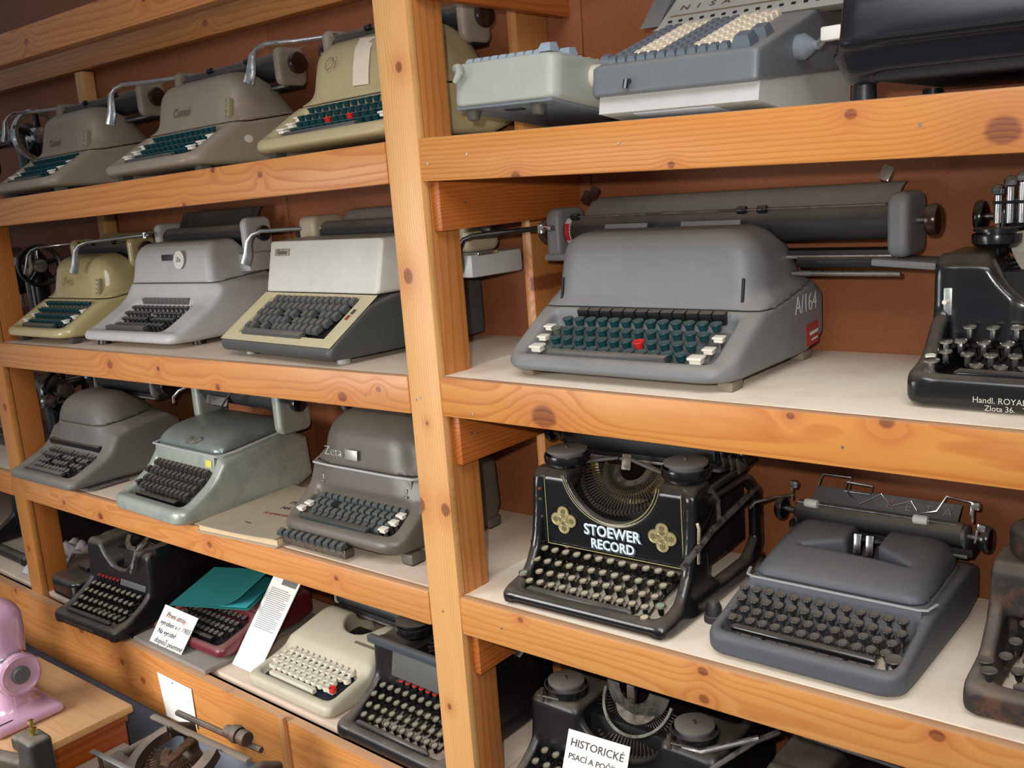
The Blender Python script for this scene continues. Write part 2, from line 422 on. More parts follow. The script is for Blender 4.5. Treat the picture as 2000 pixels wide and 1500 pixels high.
rail((-1.5835, 0.7662, 0.8285), (-0.072, 0.7652, 0.8285), 16, [(0.40, -0.012, 0.010), (0.86, -0.002, 0.009), (1.27, 0.006, 0.006), (0.22, -0.006, 0.006)], light=(230, 172, 112), dark=(196, 124, 64), warp=0.075, freq=120)
rail((-1.5835, 1.853, 1.919), (-0.072, 1.853, 1.919), 17, [(0.42, 0.0, 0.008), (0.9, 0.01, 0.008)], light=(214, 152, 90), dark=(176, 106, 50), th=0.034)
rail((0.001, 1.853, 1.919), (1.5, 1.853, 1.919), 18, [], **OR)
for k, (b, tp, kn) in enumerate(((1.4895, 1.554, []), (1.1315, 1.1942, []), (0.7662, 0.831, []), (1.853, 1.919, []))):
    rail((-3.2, b, tp), (-1.6525, b, tp), 21 + k, kn, light=(214, 156, 98), dark=(180, 112, 56))
# broad board in front of the bottom shelf, before the uprights
rail((-3.2, 0.342, 0.5330), (1.5, 0.2995, 0.4105), 19, [(1.86, 0.02, 0.012), (2.05, -0.02, 0.010), (2.14, -0.045, 0.010), (1.5, 0.05, 0.008), (2.5, 0.035, 0.006)], y0=-0.0225, th=0.022, name='bottom_board', light=(236, 176, 114), dark=(206, 134, 74), warp=0.11, freq=90)
rail((-3.2, 1.895, 1.953), (-0.054, 1.895, 1.953), 20, [(2.2, 0.0, 0.009)], y0=0.352, th=0.04, name='back_rail', light=(206, 148, 88), dark=(170, 106, 54))
# braces running front to back under each shelf
def brace(x, zb, zt, seed, kn=()):
    MB().box((0, 0.187, 0), (0.018, 0.374, zt - zb), 0.003).obj('side_brace', wood('pine_brace%d' % seed, 1, seed, kn, light=(204, 124, 60), dark=(160, 84, 32), warp=0.05, dust=0.2), rack, (x + 0.0095, 0.0185, (zb + zt) / 2))
# knots for axis 1: u along y, a = x, so side grain only
for x in (0.0,):
    brace(x, 1.437, 1.5135, 31 if x else 35)
    brace(x, 1.0600, 1.1440, 32 if x else 36)
    brace(x, 0.6890, 0.7640, 33 if x else 37)
    brace(x, 1.7810, 1.8520, 34 if x else 38)
# shelf plates
def plate(xa, za, xb, zb, m, y1=0.392):
    L = math.hypot(xb - xa, zb - za)
    MB().box((L / 2, (0.0185 + y1) / 2, -0.008), (L, y1 - 0.0185, 0.016), 0.001).obj('shelf_plate', m, rack, (xa, 0, za), (0, -math.atan2(zb - za, xb - xa), 0))
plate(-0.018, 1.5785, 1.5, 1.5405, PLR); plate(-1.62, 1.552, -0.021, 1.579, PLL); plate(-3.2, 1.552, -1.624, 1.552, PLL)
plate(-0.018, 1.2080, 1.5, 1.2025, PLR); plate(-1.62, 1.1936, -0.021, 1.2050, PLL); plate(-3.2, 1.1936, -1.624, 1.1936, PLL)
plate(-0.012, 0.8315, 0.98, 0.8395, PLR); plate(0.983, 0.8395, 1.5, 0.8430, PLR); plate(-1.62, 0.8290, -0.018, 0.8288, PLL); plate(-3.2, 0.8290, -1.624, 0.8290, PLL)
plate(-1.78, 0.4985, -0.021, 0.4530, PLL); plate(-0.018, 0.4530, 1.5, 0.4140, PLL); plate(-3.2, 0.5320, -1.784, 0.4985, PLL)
def shelf_z(level, x):
    if level in ('L1', 'L2'): x = max(x, -1.62)
    return {'R1': 1.5785 - 0.0253 * x, 'L1': 1.579 + 0.0168 * x, 'R2': 1.2078 - 0.0036 * x, 'L2': 1.2051 + 0.0071 * x,
            'R3': 0.8315 + 0.0081 * x, 'L3': 0.8290, 'L4': 0.4525 - 0.0259 * x, 'R4': 0.4525 - 0.0257 * x}[level]
# hardboard back in separate sheets with open joints
for a, b in ((-3.2, -2.3), (-2.298, -0.829), (-0.827, 0.0405), (0.0425, 1.57)):
    MB().box(((a + b) / 2, 0.3965, 1.19), (b - a, 0.004, 2.22), 0.0008).obj('back_panel', HARDB, rack)
MB().box((-0.9, -0.008, 0.165), (4.7, 0.012, 0.325), 0.002).obj('kick_panel', GREYP, rack)
# thin lath nailed upright on the bottom board
MB().box((0, 0, -0.085), (0.019, 0.009, 0.17), 0.0015).obj('lath', wood('pine_lath', 2, 41, (), light=(214, 168, 120), dark=(180, 128, 84)), rack, (-0.506, -0.0275, 0.472), (0, R(-1.5), 0))
# nail heads
NAIL = metal('nail_steel', (170, 168, 165), 0.3)
nm = MB().lathe([(0.0, -0.0008), (0.0018, -0.0008), (0.0018, 0.0), (0.0, 0.0)], 'y', n=10).mesh('nail_head', NAIL)
for x, z in ((0.018, 1.540), (0.098, 1.548), (0.36, 1.542), (0.735, 1.530), (0.65, 1.168), (0.86, 1.160), (0.068, 1.155), (-0.045, 1.172), (-0.055, 1.168), (-0.18, 1.165), (-0.04, 0.80), (0.09, 0.80)):
    link('nail_head', nm, rack, (x, -0.0002, z))
nx = MB().lathe([(0.0, 0.0008), (0.0018, 0.0008), (0.0018, 0.0), (0.0, 0.0)], 'x', n=10).mesh('nail_head', NAIL)
for y, z in ((0.075, 1.478), (0.33, 1.478), (0.06, 1.105), (0.045, 1.108)):
    link('nail_head', nx, rack, (0.0187, y, z))

# ================================================================ shared machine parts
CHROME = metal('chrome', (205, 205, 205), 0.14, 0.25)
DULL = metal('dull_steel', (150, 148, 145), 0.38, 0.5)
OLDSTEEL = metal('old_steel', (120, 112, 102), 0.45, 0.7)
BRASSY = metal('old_nickel', (176, 166, 140), 0.32, 0.45)
TRIM = plain('bright_trim', (206, 208, 208), 0.28, 0.8, 0.05, 40, 0.35)  # chrome's flash highlight painted in as a pale, barely metallic base
RUBBER = paint('platen_rubber', (38, 38, 39), 0.6, 0.45, fleck=0.2)
BLACKP = paint('black_enamel', (20, 21, 23), 0.22, 0.28, fleck=0.2, coat=0.3)
BLACKD = paint('dusty_black', (25, 25, 27), 0.36, 0.36, fleck=0.2)
BAKE = paint('brown_bakelite', (52, 30, 24), 0.25, 0.35)
BAKEK = paint('black_bakelite', (26, 28, 30), 0.22, 0.4)
INNER = plain('mechanism_black', (22, 21, 20), 0.6)
SHELLK = plain('key_ivory', (232, 226, 210), 0.4)
GREENK = paint('key_green', (26, 66, 72), 0.25, 0.22)
REDK = plain('key_red', (200, 44, 38), 0.35)
STEELK = DULL
PAPER = plain('white_paper', (238, 236, 228), 0.8, 0.2, 0.03)
INK = plain('ink', (58, 52, 62), 0.7)
CHALK = plain('chalk', (206, 208, 206), 0.9, 0.2)
FOOTR = plain('foot_rubber', (70, 66, 62), 0.7)

KM = {}
def kmesh(kind, cap, stem=None, s=1.0, ring=None):
    key = (kind, cap.name, s, stem.name if stem else '', ring.name if ring else '')
    if key in KM: return KM[key]
    m = MB(); mats = [cap, stem or DULL, ring or cap]
    if kind == 'cup':         # flared tub with a dished top
        m.lathe([(0, 0.0085 * s), (0.0060 * s, 0.0088 * s), (0.0074 * s, 0.0100 * s), (0.0079 * s, 0.0094 * s), (0.0076 * s, 0.0078 * s), (0.0066 * s, 0.0072 * s), (0.0056 * s, 0.0022 * s), (0.0046 * s, 0), (0, 0)], n=14)
        m.box((0, 0.002, -0.009), (0.0022, 0.006, 0.020), mat=1)
    elif kind == 'tub':       # squared white shift key
        for (a, b, z0, z1) in ((0.0075, 0.0055, 0, 0.006), (0.0095, 0.0075, 0.006, 0.0095)):
            m.box((0, 0, (z0 + z1) / 2 * s), (2 * a * s, 2 * b * s, (z1 - z0) * s), 0.0014)
        m.box((0, 0.002, -0.010), (0.003, 0.006, 0.020), mat=1)
    elif kind == 'disc':      # flat glass disc in a metal ring on a post
        m.lathe([(0, 0.0042), (0.0062 * s, 0.0040)], n=16)
        m.lathe([(0.0060 * s, 0.0042), (0.0074 * s, 0.0046), (0.0078 * s, 0.0036), (0.0074 * s, 0.0012), (0.0040 * s, 0.0), (0, 0)], n=16, mat=2)
        m.lathe([(0.0044 * s, 0.0012), (0.0042 * s, -0.008), (0.0034 * s, -0.0125), (0, -0.0125)], n=10, mat=1)
    elif kind == 'tall':      # nickel disc on a bright square post
        m.lathe([(0, 0.0036), (0.0070 * s, 0.0034), (0.0080 * s, 0.0028), (0.0080 * s, 0.0008), (0.0060 * s, 0.0), (0, 0)], n=18)
        m.lathe([(0.0036, 0.0002), (0.0034, -0.0125), (0, -0.0125)], n=8, mat=1)
    elif kind == 'mush':      # dished mushroom with conical neck on a steel blade
        m.lathe([(0, 0.0048), (0.0050 * s, 0.0052), (0.0074 * s, 0.0066), (0.0080 * s, 0.0056), (0.0072 * s, 0.0030), (0.0046 * s, 0.0012), (0.0032 * s, -0.0045), (0.0022 * s, -0.008), (0, -0.008)], n=14)
        m.box((0, 0.0, -0.014), (0.0014, 0.005, 0.016), mat=1)
    elif kind == 'cap':       # moulded square cap
        bm = [(-1, -1), (1, -1), (1, 1), (-1, 1)]
        a, b, h = 0.0082 * s, 0.0060 * s, 0.0095 * s
        vs = [(x * a, y * a, 0) for x, y in bm] + [(x * a, y * a, h * 0.35) for x, y in bm] + [(x * b, y * b + 0.0008, h * (1.0 if y < 0 else 1.12)) for x, y in bm]
        m.add(vs, [(3, 2, 1, 0), (8, 9, 10, 11)] + [(i, (i + 1) % 4, 4 + (i + 1) % 4, 4 + i) for i in range(4)] + [(4 + i, 4 + (i + 1) % 4, 8 + (i + 1) % 4, 8 + i) for i in range(4)])
        m.box((0, 0.001, -0.008), (0.003, 0.006, 0.016), mat=1)
    elif kind == 'drum':      # round-topped straight key
        m.lathe([(0, 0.0082 * s), (0.0046 * s, 0.0084 * s), (0.0066 * s, 0.0092 * s), (0.0072 * s, 0.0084 * s), (0.0072 * s, 0.0), (0, 0)], n=14)
        m.box((0, 0.001, -0.006), (0.003, 0.004, 0.012), mat=1)
    KM[key] = m.mesh('key', mats, 40); return KM[key]
def krow(par, mesh, n, xc, pitch, y, z, tilt=12, skip=(), special=None, jit=0.0):
    for i in range(n):
        if i in skip: continue
        me = special[i] if special and i in special else mesh
        link('key', me, par, (xc + (i - (n - 1) / 2) * pitch, y + random.uniform(-jit, jit), z + random.uniform(-jit, jit)), (R(tilt), 0, 0))
def bar(par, name, x0, x1, y, z, w, h, mat, bev=0.003, rot=(0, 0, 0)):
    return MB().box((0, 0, 0), (x1 - x0, w, h), bev).obj(name, mat, par, ((x0 + x1) / 2, y, z), rot)

def shell(par, W, prof, hood, seam, mat, mathood=None, well=None, plan=0.045, kp=0.016, h=0.0045, hw=None, taper=0.25, khood=0.045, rear=0.02, kj=0.02, extra=None, name='body', notch=None):
    """pressed-steel typewriter case by distance field: base with keyboard well + domed hood, parted at the seam line"""
    ap = prof + (hood or []); ymax = max(p[0] for p in ap); zmax = max(p[1] for p in ap)
    x, y, z, org = grid((-W / 2, 0, 0), (W / 2, ymax, zmax), h)
    base = poly(y, z, chaikin(prof, 1, 0.18)); pl = np.maximum(rect2(x, y, 0, 1.0 + 0.0, W / 2, 1.0, plan), y - (ymax - 0.0))
    base = smax(base, pl, kp)
    if well:
        (wx, wp) = well
        wd_ = smax(poly(y, z, wp), np.abs(x) - wx, 0.02)
        base = smax(base, -wd_, 0.008)
    if hood:
        hw_ = hw or W / 2 - 0.012
        hp = poly(y, z, chaikin(hood, 2, 0.25)); z0 = min(p[1] for p in hood)
        sd = (np.abs(x) - (hw_ - taper * np.maximum(z - z0, 0))) / math.sqrt(1 + taper * taper)
        D = smin(base, smax(hp, sd, khood), kj)
    else: D = base
    if notch is not None: D = smax(D, -notch(x, y, z), 0.006)
    if extra is not None: D = extra(D, x, y, z)
    D = np.maximum(np.broadcast_to(D, np.broadcast_shapes(D.shape, x.shape, y.shape, z.shape)), 0.0006 - z)
    if seam:
        ys = np.array([p[0] for p in seam]); zs = np.array([p[1] for p in seam])
        yy = y.ravel(); fy = np.interp(yy, ys, zs); gr = np.gradient(fy, yy)
        sl = (z - fy[None, :, None]) / np.sqrt(1 + gr ** 2)[None, :, None]
        net(np.maximum(D, sl + 0.0008), org, h, name, mat, par)
        net(np.maximum(D, 0.0008 - sl), org, h, 'hood', mathood or mat, par)
    else: net(D, org, h, name, mat, par)

def knob(par, x, y, z, r, w, mat, side=1, ribs=0, name='platen_knob'):
    m = MB()
    if ribs:
        n = ribs * 2; pr = []
        for (rr, hh) in ((0.0, 0), (r * 0.9, 0), (r, 0.15 * w), (r, 0.9 * w), (r * 0.9, w), (0, w)): pr.append((rr, hh))
        m.lathe([(rr, side * hh) for rr, hh in pr], 'x', n=n)
        m.v = [(a, b * (1 - 0.07 * (k % 2)), c * (1 - 0.07 * (k % 2))) for k, (a, b, c) in enumerate(m.v)]
    else:
        m.lathe([(0, 0), (r * 0.72, 0), (r * 0.94, side * 0.12 * w), (r, side * 0.35 * w), (r, side * 0.7 * w), (r * 0.93, side * 0.9 * w), (r * 0.75, side * w), (0, side * w)], 'x', n=28)
    o = m.obj(name, mat, par, (x, y, z)); 
    return o
def carriage(par, x0, x1, y, z, r, endm, knobm=BAKE, kr=0.021, kw=0.016, lever=None, endh=0.07, endd=0.075, endt=0.02, rest=None, restm=None, bail=True, ends=(1, 1), knobs=(1, 1), rail=True, ribs=0, rubber=RUBBER, leverm=None, kx=0.012):
    """platen with end frames, knobs, paper rest, bail rod and line-space lever; x0,x1 are the platen ends"""
    MB().lathe([(0, x0), (r, x0), (r, x1), (0, x1)], 'x', n=36).obj('platen', rubber, par, (0, y, z))
    for i, (xe, s) in enumerate(((x0, -1), (x1, 1))):
        if ends[i]:
            hh = 0.004; X, Y, Z, org = grid((-endt / 2, -endd * 0.45, -endh * 0.55), (endt / 2, endd * 0.55, endh * 0.45), hh)
            D = smax(rect2(Y, Z, endd * 0.05, -endh * 0.05, endd / 2, endh / 2, 0.018), np.abs(X) - endt / 2, 0.012)
            net(np.broadcast_to(D, np.broadcast_shapes(X.shape, Y.shape, Z.shape)), org, hh, 'carriage_end', endm, par, (xe + s * endt / 2, y, z))
        MB().lathe([(r * 0.98, 0), (r * 0.85, s * 0.004), (r * 0.35, s * 0.005), (0.004, s * 0.005), (0.004, s * (endt + kx))], 'x', n=24).obj('platen_hub', DULL, par, (xe, y, z))
        if knobs[i]: knob(par, xe + s * (endt + kx), y, z, kr, kw, knobm, s, ribs)
    if rail:
        MB().box(((x0 + x1) / 2, y + 0.012, z - endh * 0.5), (x1 - x0 + 0.03, 0.045, 0.012), 0.002).box(((x0 + x1) / 2, y - 0.012, z - endh * 0.5 - 0.003), (x1 - x0 + 0.02, 0.012, 0.005), 0.001, mat=1).obj('carriage_rail', [INNER, DULL], par)
    if rest:
        (hgt, lean, col) = rest; n = 7
        vs = []; fs = []
        for k in range(n):
            q = k / (n - 1); yy = y + r * 0.75 + lean * q ** 1.0; zz = z + r * 0.45 + hgt * math.sin(q * PI / 2)
            for xx in (x0 + 0.008, x1 - 0.008): vs += [(xx, yy, zz), (xx, yy + 0.003, zz - 0.001)]
        for k in range(n - 1):
            a = k * 4; b = a + 4
            fs += [(a, a + 2, b + 2, b), (a + 1, b + 1, b + 3, a + 3), (a, b, b + 1, a + 1), (a + 2, a + 3, b + 3, b + 2)]
        fs += [(0, 1, 3, 2), (n * 4 - 4, n * 4 - 2, n * 4 - 1, n * 4 - 3)]
        MB().add(vs, fs).obj('paper_rest', col, par)
    if bail:
        yb, zb = y - r * 0.72, z + r * 0.95
        MB().cyl((x0 + 0.006, yb, zb), (x1 - 0.006, yb, zb), 0.0016, 8).obj('bail_rod', DULL, par)
        rm_ = MB().lathe([(0.0016, -0.007), (0.0055, -0.007), (0.0062, -0.005), (0.0062, 0.005), (0.0055, 0.007), (0.0016, 0.007)], 'x', n=14).mesh('bail_roller', BLACKD)
        for f in (bail if hasattr(bail, '__len__') else (0.25, 0.7)): link('bail_roller', rm_, par, (x0 + (x1 - x0) * f, yb, zb))
    if lever:
        # lever: list of points from pivot outwards, last ones the paddle
        pts = lever; n = len(pts)
        rs = [0.0045] * (n - 3) + [0.007, 0.0100, 0.0105]; fl_ = [0.8] * (n - 3) + [0.5, 0.28, 0.25]
        MB().tube(pts, rs, 10, flat=fl_, up=(0, 1, 0.2)).obj('carriage_lever', leverm or CHROME, par)
        MB().lathe([(0, -0.008), (0.007, -0.008), (0.007, 0.006), (0.004, 0.009), (0, 0.009)], 'z', pts[0], 14).box((pts[0][0] + 0.012, pts[0][1], pts[0][2]), (0.024, 0.012, 0.008), 0.002).obj('lever_pivot', CHROME, par)
def leverpts(px, py, pz, L, drop, fwd=0.0, up=0.0):
    """pivot, arm to the left, quarter bend, paddle hanging down"""
    e = px - L; f = lambda q: py - fwd * q
    return [(px, py, pz), (px - L * 0.45, f(0.4), pz + up * 0.5), (e + 0.034, f(0.85), pz + up), (e + 0.015, f(0.95), pz + up - 0.006), (e + 0.004, f(1), pz + up - 0.02), (e - 0.002, f(1.02), pz + up - drop * 0.7), (e - 0.012, f(1.05), pz + up - drop)]
def feet(par, pts, r=0.011, h=0.012, mat=None):
    me = MB().lathe([(0, 0), (r, 0), (r * 0.9, h), (0, h)], n=14).mesh('foot', mat or FOOTR)
    for p in pts: link('foot', me, par, (p[0], p[1], 0))
def typefan(par, c, r0, r1, n, a0, a1, tilt, barm, segm, ring=None, th=0.0011, name='typebar', z1=0.0):
    """typebars lying in a bowl around c: from the segment (r0) out to the rest (r1)"""
    me = MB().add(*boxdata(r0, r1, th, 0.0035)).box((r1 - 0.003, 0, 0.001), (0.006, 0.0032, 0.007), mat=0).mesh(name, barm)
    T = Matrix.Rotation(tilt, 4, 'X')
    for i in range(n):
        a = a0 + (a1 - a0) * i / (n - 1)
        m = Matrix.Translation(c) @ T @ Matrix.Rotation(a, 4, 'Z') @ Matrix.Rotation(z1, 4, 'Y')
        o = link(name, me, par); o.matrix_local = m
    seg = MB().lathe([(r0 - 0.012, -0.004), (r0 - 0.012, 0.004), (r0 + 0.004, 0.004), (r0 + 0.004, -0.004), (r0 - 0.012, -0.004)], 'z', (0, 0, 0), 40, None, a0 - 0.1, a1 + 0.1)
    o = seg.obj('type_segment', segm, par); o.matrix_local = Matrix.Translation(c) @ T
    if ring:
        (rr, w, dz, m_) = ring
        o = MB().lathe([(rr, dz - w), (rr, dz + w), (rr + 0.005, dz + w), (rr + 0.005, dz - w), (rr, dz - w)], 'z', (0, 0, 0), 44, None, a0 - 0.12, a1 + 0.12).obj('type_rest', m_, par)
        o.matrix_local = Matrix.Translation(c) @ T
def boxdata(x0, x1, w, h):
    vs = [(x, y * w / 2, z * h / 2) for x in (x0, x1) for y in (-1, 1) for z in (-1, 1)]
    return vs, [(0, 1, 3, 2), (4, 6, 7, 5), (0, 4, 5, 1), (2, 3, 7, 6), (0, 2, 6, 4), (1, 5, 7, 3)]
def spool(par, x, y, z, r, h, cup=BLACKP, lid=None, cupr=1.12):
    MB().lathe([(0, 0), (r * cupr * 0.8, 0), (r * cupr, h * 0.25), (r * cupr * 1.02, h * 0.6), (r * cupr, h * 0.72), (r * cupr * 0.94, h * 0.72), (r * cupr * 0.92, h * 0.3), (0, h * 0.3)], n=36).lathe([(0.004, -0.02), (0.004, 0.0)], n=8).obj('spool_cup', cup, par, (x, y, z))
    s = MB().lathe([(0, h * 0.3), (r * 0.8, h * 0.3), (r * 0.8, h * 0.85), (r, h * 0.86), (r, h), (r * 0.97, h * 1.02), (0, h * 1.02)], n=36).obj('ribbon_spool', lid or DULL, par, (x, y, z))
    MB().lathe([(0, h * 1.02), (0.003, h * 1.02), (0.003, h * 1.2), (0, h * 1.2)], n=8).obj('spool_pin', OLDSTEEL, s)

# ================================================================ right bay, second shelf
GREYH = paint('grey_hammer_paint', (117, 119, 121), 0.5, 0.4, tex=0.25)
def tw_grey_wide():
    T = thing('typewriter', 'large grey typewriter with long carriage, green keys and chalked A/164', 'typewriter', (0.294, 0.026, shelf_z('R2', 0.294)))
    W = 0.385
    shell(T, W, [(0, 0.012), (0.0, 0.028), (0.010, 0.037), (0.03, 0.041), (0.115, 0.093), (0.165, 0.114), (0.336, 0.118), (0.336, 0.012)],
          [(0.124, 0.07), (0.130, 0.14), (0.138, 0.206), (0.205, 0.212), (0.265, 0.205), (0.305, 0.150), (0.330, 0.112), (0.33, 0.07)],
          [(0, 0.096), (0.16, 0.096), (0.335, 0.122)], GREYH, well=(0.160, [(0.022, 0.3), (0.025, 0.026), (0.040, 0.020), (0.118, 0.064), (0.124, 0.3)]),
          plan=0.05, hw=0.184, taper=0.12, khood=0.05, h=0.0036, notch=lambda x, y, z: circ(y, z, 0.258, 0.216, 0.034) + 0 * x)
    MB().box((0, 0.076, 0.042), (0.318, 0.09, 0.004), rot=(R(29), 0, 0)).obj('key_bed', plain('bed_grey', (96, 98, 98), 0.6), T)
    g = kmesh('cup', GREENK, DULL, 1.16); gr = kmesh('cup', REDK, DULL, 1.16); ol = kmesh('cup', paint('key_olive', (84, 96, 84), 0.3, 0.3), DULL, 1.16); w = kmesh('tub', SHELLK, DULL, 0.9); W2 = kmesh('tub', SHELLK, DULL, 1.15)
    krow(T, g, 13, 0.004, 0.0212, 0.099, 0.071)
    krow(T, g, 13, -0.006, 0.0212, 0.081, 0.059, special={0: ol})
    krow(T, g, 12, -0.006, 0.0212, 0.063, 0.047, special={7: gr})
    krow(T, g, 11, -0.002, 0.0212, 0.045, 0.036)
    for x, y, z, m in ((-0.150, 0.086, 0.064, w), (-0.149, 0.066, 0.051, w), (-0.144, 0.043, 0.038, W2), (0.145, 0.080, 0.059, w), (0.140, 0.059, 0.046, w), (0.133, 0.036, 0.036, W2)):
        link('key', m, T, (x, y, z), (R(10), 0, 0))
    bar(T, 'space_bar', -0.112, 0.092, 0.0265, 0.040, 0.014, 0.013, paint('bar_grey', (70, 70, 68), 0.4, 0.45), 0.004, (R(8), 0, 0))
    tm = MB().box((0, 0, 0), (0.0196, 0.012, 0.018), 0.002).mesh('tab_key', BLACKD)
    for i in range(12): link('tab_key', tm, T, ((i - 5.5) * 0.0212 + 0.012, 0.1165, 0.0865), (R(18), 0, 0))
    carriage(T, -0.222, 0.322, 0.258, 0.206, 0.025, GREYH, BAKE, 0.0215, 0.018, leverpts(-0.236, 0.190, 0.216, 0.165, 0.062, 0.03, -0.008), 0.088, 0.085, 0.030, rest=(0.040, 0.060, GREYH), bail=(0.04, 0.60, 0.66), leverm=metal('lever_dark', (70, 68, 66), 0.35, 0.3))
    MB().lathe([(0.0252, 0), (0.0262, 0.001), (0.0262, 0.011), (0.0252, 0.012)], 'x', n=30).obj('line_scale_ring', plain('ring_white', (206, 200, 192), 0.5), T, (-0.220, 0.258, 0.206))
    MB().lathe([(0.0254, 0), (0.0264, 0.001), (0.0264, 0.011), (0.0254, 0.012)], 'x', n=10, a0=R(150), a1=R(215)).obj('scale_ring_red', plain('ring_red_print', (176, 40, 40), 0.5), T, (-0.2203, 0.258, 0.206))
    for a, b in ((-0.130, -0.050), (0.010, 0.110)): bar(T, 'card_holder', a, b, 0.222, 0.208, 0.003, 0.018, GREYH, 0.002, (R(-18), 0, 0))
    for x0, x1, z, m in ((0.19, 0.33, 0.152, BLACKD), (0.18, 0.335, 0.135, DULL)):
        MB().cyl((x0, 0.245, z), (x1, 0.245, z), 0.009 if m is BLACKD else 0.004, 14).obj('feed_roller' if m is BLACKD else 'carriage_bar', m, T)
    MB().box((0.345, 0.258, 0.150), (0.085, 0.075, 0.010), 0.003, (0, R(4), 0)).obj('carriage_tray', GREYH, T)
    for x, z in ((0.300, 0.262), (-0.205, 0.252), (-0.19, 0.258)):
        MB().box((0, 0, 0.010), (0.016, 0.004, 0.022), 0.002).obj('release_lever', CHROME if x > 0 else BAKE, T, (x, 0.275, z), (R(-20), R(20), 0))
    MB().cyl((-0.235, 0.2, 0.166), (-0.18, 0.2, 0.166), 0.006, 12).obj('side_lever', GREYH, T)
    fm = MB().box((0, 0, 0.006), (0.022, 0.032, 0.013), 0.002).mesh('foot', plain('foot_tan', (128, 116, 100), 0.7))
    for x in (-0.165, 0.172):
        for y in (0.055, 0.29): link('foot', fm, T, (x, y, 0))
    for x in (-0.156, 0.156): MB().box((0, 0, 0), (0.004, 0.004, 0.034), 0.001).obj('hood_latch', INNER, T, (x, 0.1320, 0.124), (R(-10), 0, 0))
    text('A/164', 0.040, CHALK, T, (0.1934, 0.262, 0.088), (R(90), 0, R(90)), 'chalk_mark', sx=0.82, offset=-0.0006)
    st = MB().box((0, 0, 0), (0.0006, 0.046, 0.034)).obj('sticker', plain('sticker_red', (158, 56, 52), 0.5), T, (0.1928, 0.285, 0.040), (R(4), 0, 0))
    MB().box((0.0005, 0.006, 0.001), (0.0004, 0.030, 0.005)).box((0.0005, 0.008, -0.009), (0.0004, 0.022, 0.003)).obj('sticker_print', CHALK, st)
    return T
tw_grey_wide()

# ================================================================ old open-frame uprights
def frame_old(T, W, mat, depth=0.34, H=0.20, yp=0.105, zp=0.072, uz=0.215, ur=0.088, cheek=None, bar=(0.028, 0.028), h=0.0038, shoulder=0.05, plan=0.032, rail_z=0.16, th=0.020, side_open=True, kp=0.010, sblk=None, front_gap=True):
    """cast frame by distance field: base ring, curved cheeks, front plate with round opening, side windows"""
    x, y, z, org = grid((-W / 2, 0, 0), (W / 2, depth, H + 0.004), h)
    bw, bh = bar
    ring = np.maximum(rect2(x, y, 0, 0.5, W / 2, 0.5, plan), -rect2(x, y, 0, 0.5 + bw, W / 2 - bw * 0.8, 0.5, plan * 0.7)); ring = np.maximum(ring, y - depth)
    D = smax(ring, np.abs(z - bh / 2) - bh / 2, kp)
    ck = cheek or [(0.0, 0.0), (0.0, 0.024), (0.03, 0.032), (0.062, 0.050), (0.086, 0.086), (0.096, 0.13), (0.102, 0.185), (0.112, H - 0.004), (0.128, H), (0.150, H - 0.002), (0.155, H - 0.03), (depth, H - 0.03), (depth, 0.0)]
    c2 = poly(y, z, chaikin(ck, 1, 0.2))
    if side_open:
        c2 = smax(c2, -poly(y, z, chaikin([(0.145, 0.03), (0.145, rail_z), (depth - 0.03, rail_z), (depth - 0.03, 0.03)], 1, 0.2)), 0.008)
    sd = np.abs(np.abs(x) - (W / 2 - th / 2)) - th / 2
    D = smin(D, smax(c2, sd, kp), 0.012)
    fp = poly(y, z, [(yp, zp), (yp + 0.002, H - 0.012), (yp + 0.012, H), (yp + shoulder, H), (yp + shoulder, H - 0.022), (yp + 0.018, H - 0.03), (yp + 0.014, zp)])
    plate_ = np.maximum(fp, np.abs(x) - W / 2 + 0.004)
    plate_ = smax(plate_, -circ(x, z, 0, uz, ur) + 0 * y, 0.008)
    D = smin(D, plate_, 0.006)
    if sblk: D = sblk(D, x, y, z)
    D = np.broadcast_to(D, np.broadcast_shapes(D.shape, x.shape, y.shape, z.shape))
    net(np.maximum(D, 0.0006 - z), org, h, 'frame', mat, T, (0, 0, 0.0012))
def levers(T, xs, y, z, y1, z1, mat, th=0.0016):
    me = MB().tube([(0, 0, 0), (0, 0.012, -0.003), (0, y1 - y, z1 - z)], th, 5, flat=2.0).mesh('key_lever', mat)
    for xx in xs: link('key_lever', me, T, (xx, y, z))
def gangkeys(T, mesh, rows, levm=None, ly=0.13, lz=0.045, tilt=8):
    for (n, xc, p, y, z) in rows:
        krow(T, mesh, n, xc, p, y, z, tilt, jit=0.0006)
        if levm: levers(T, [xc + (i - (n - 1) / 2) * p for i in range(n)], y, z - 0.012, ly, lz, levm)

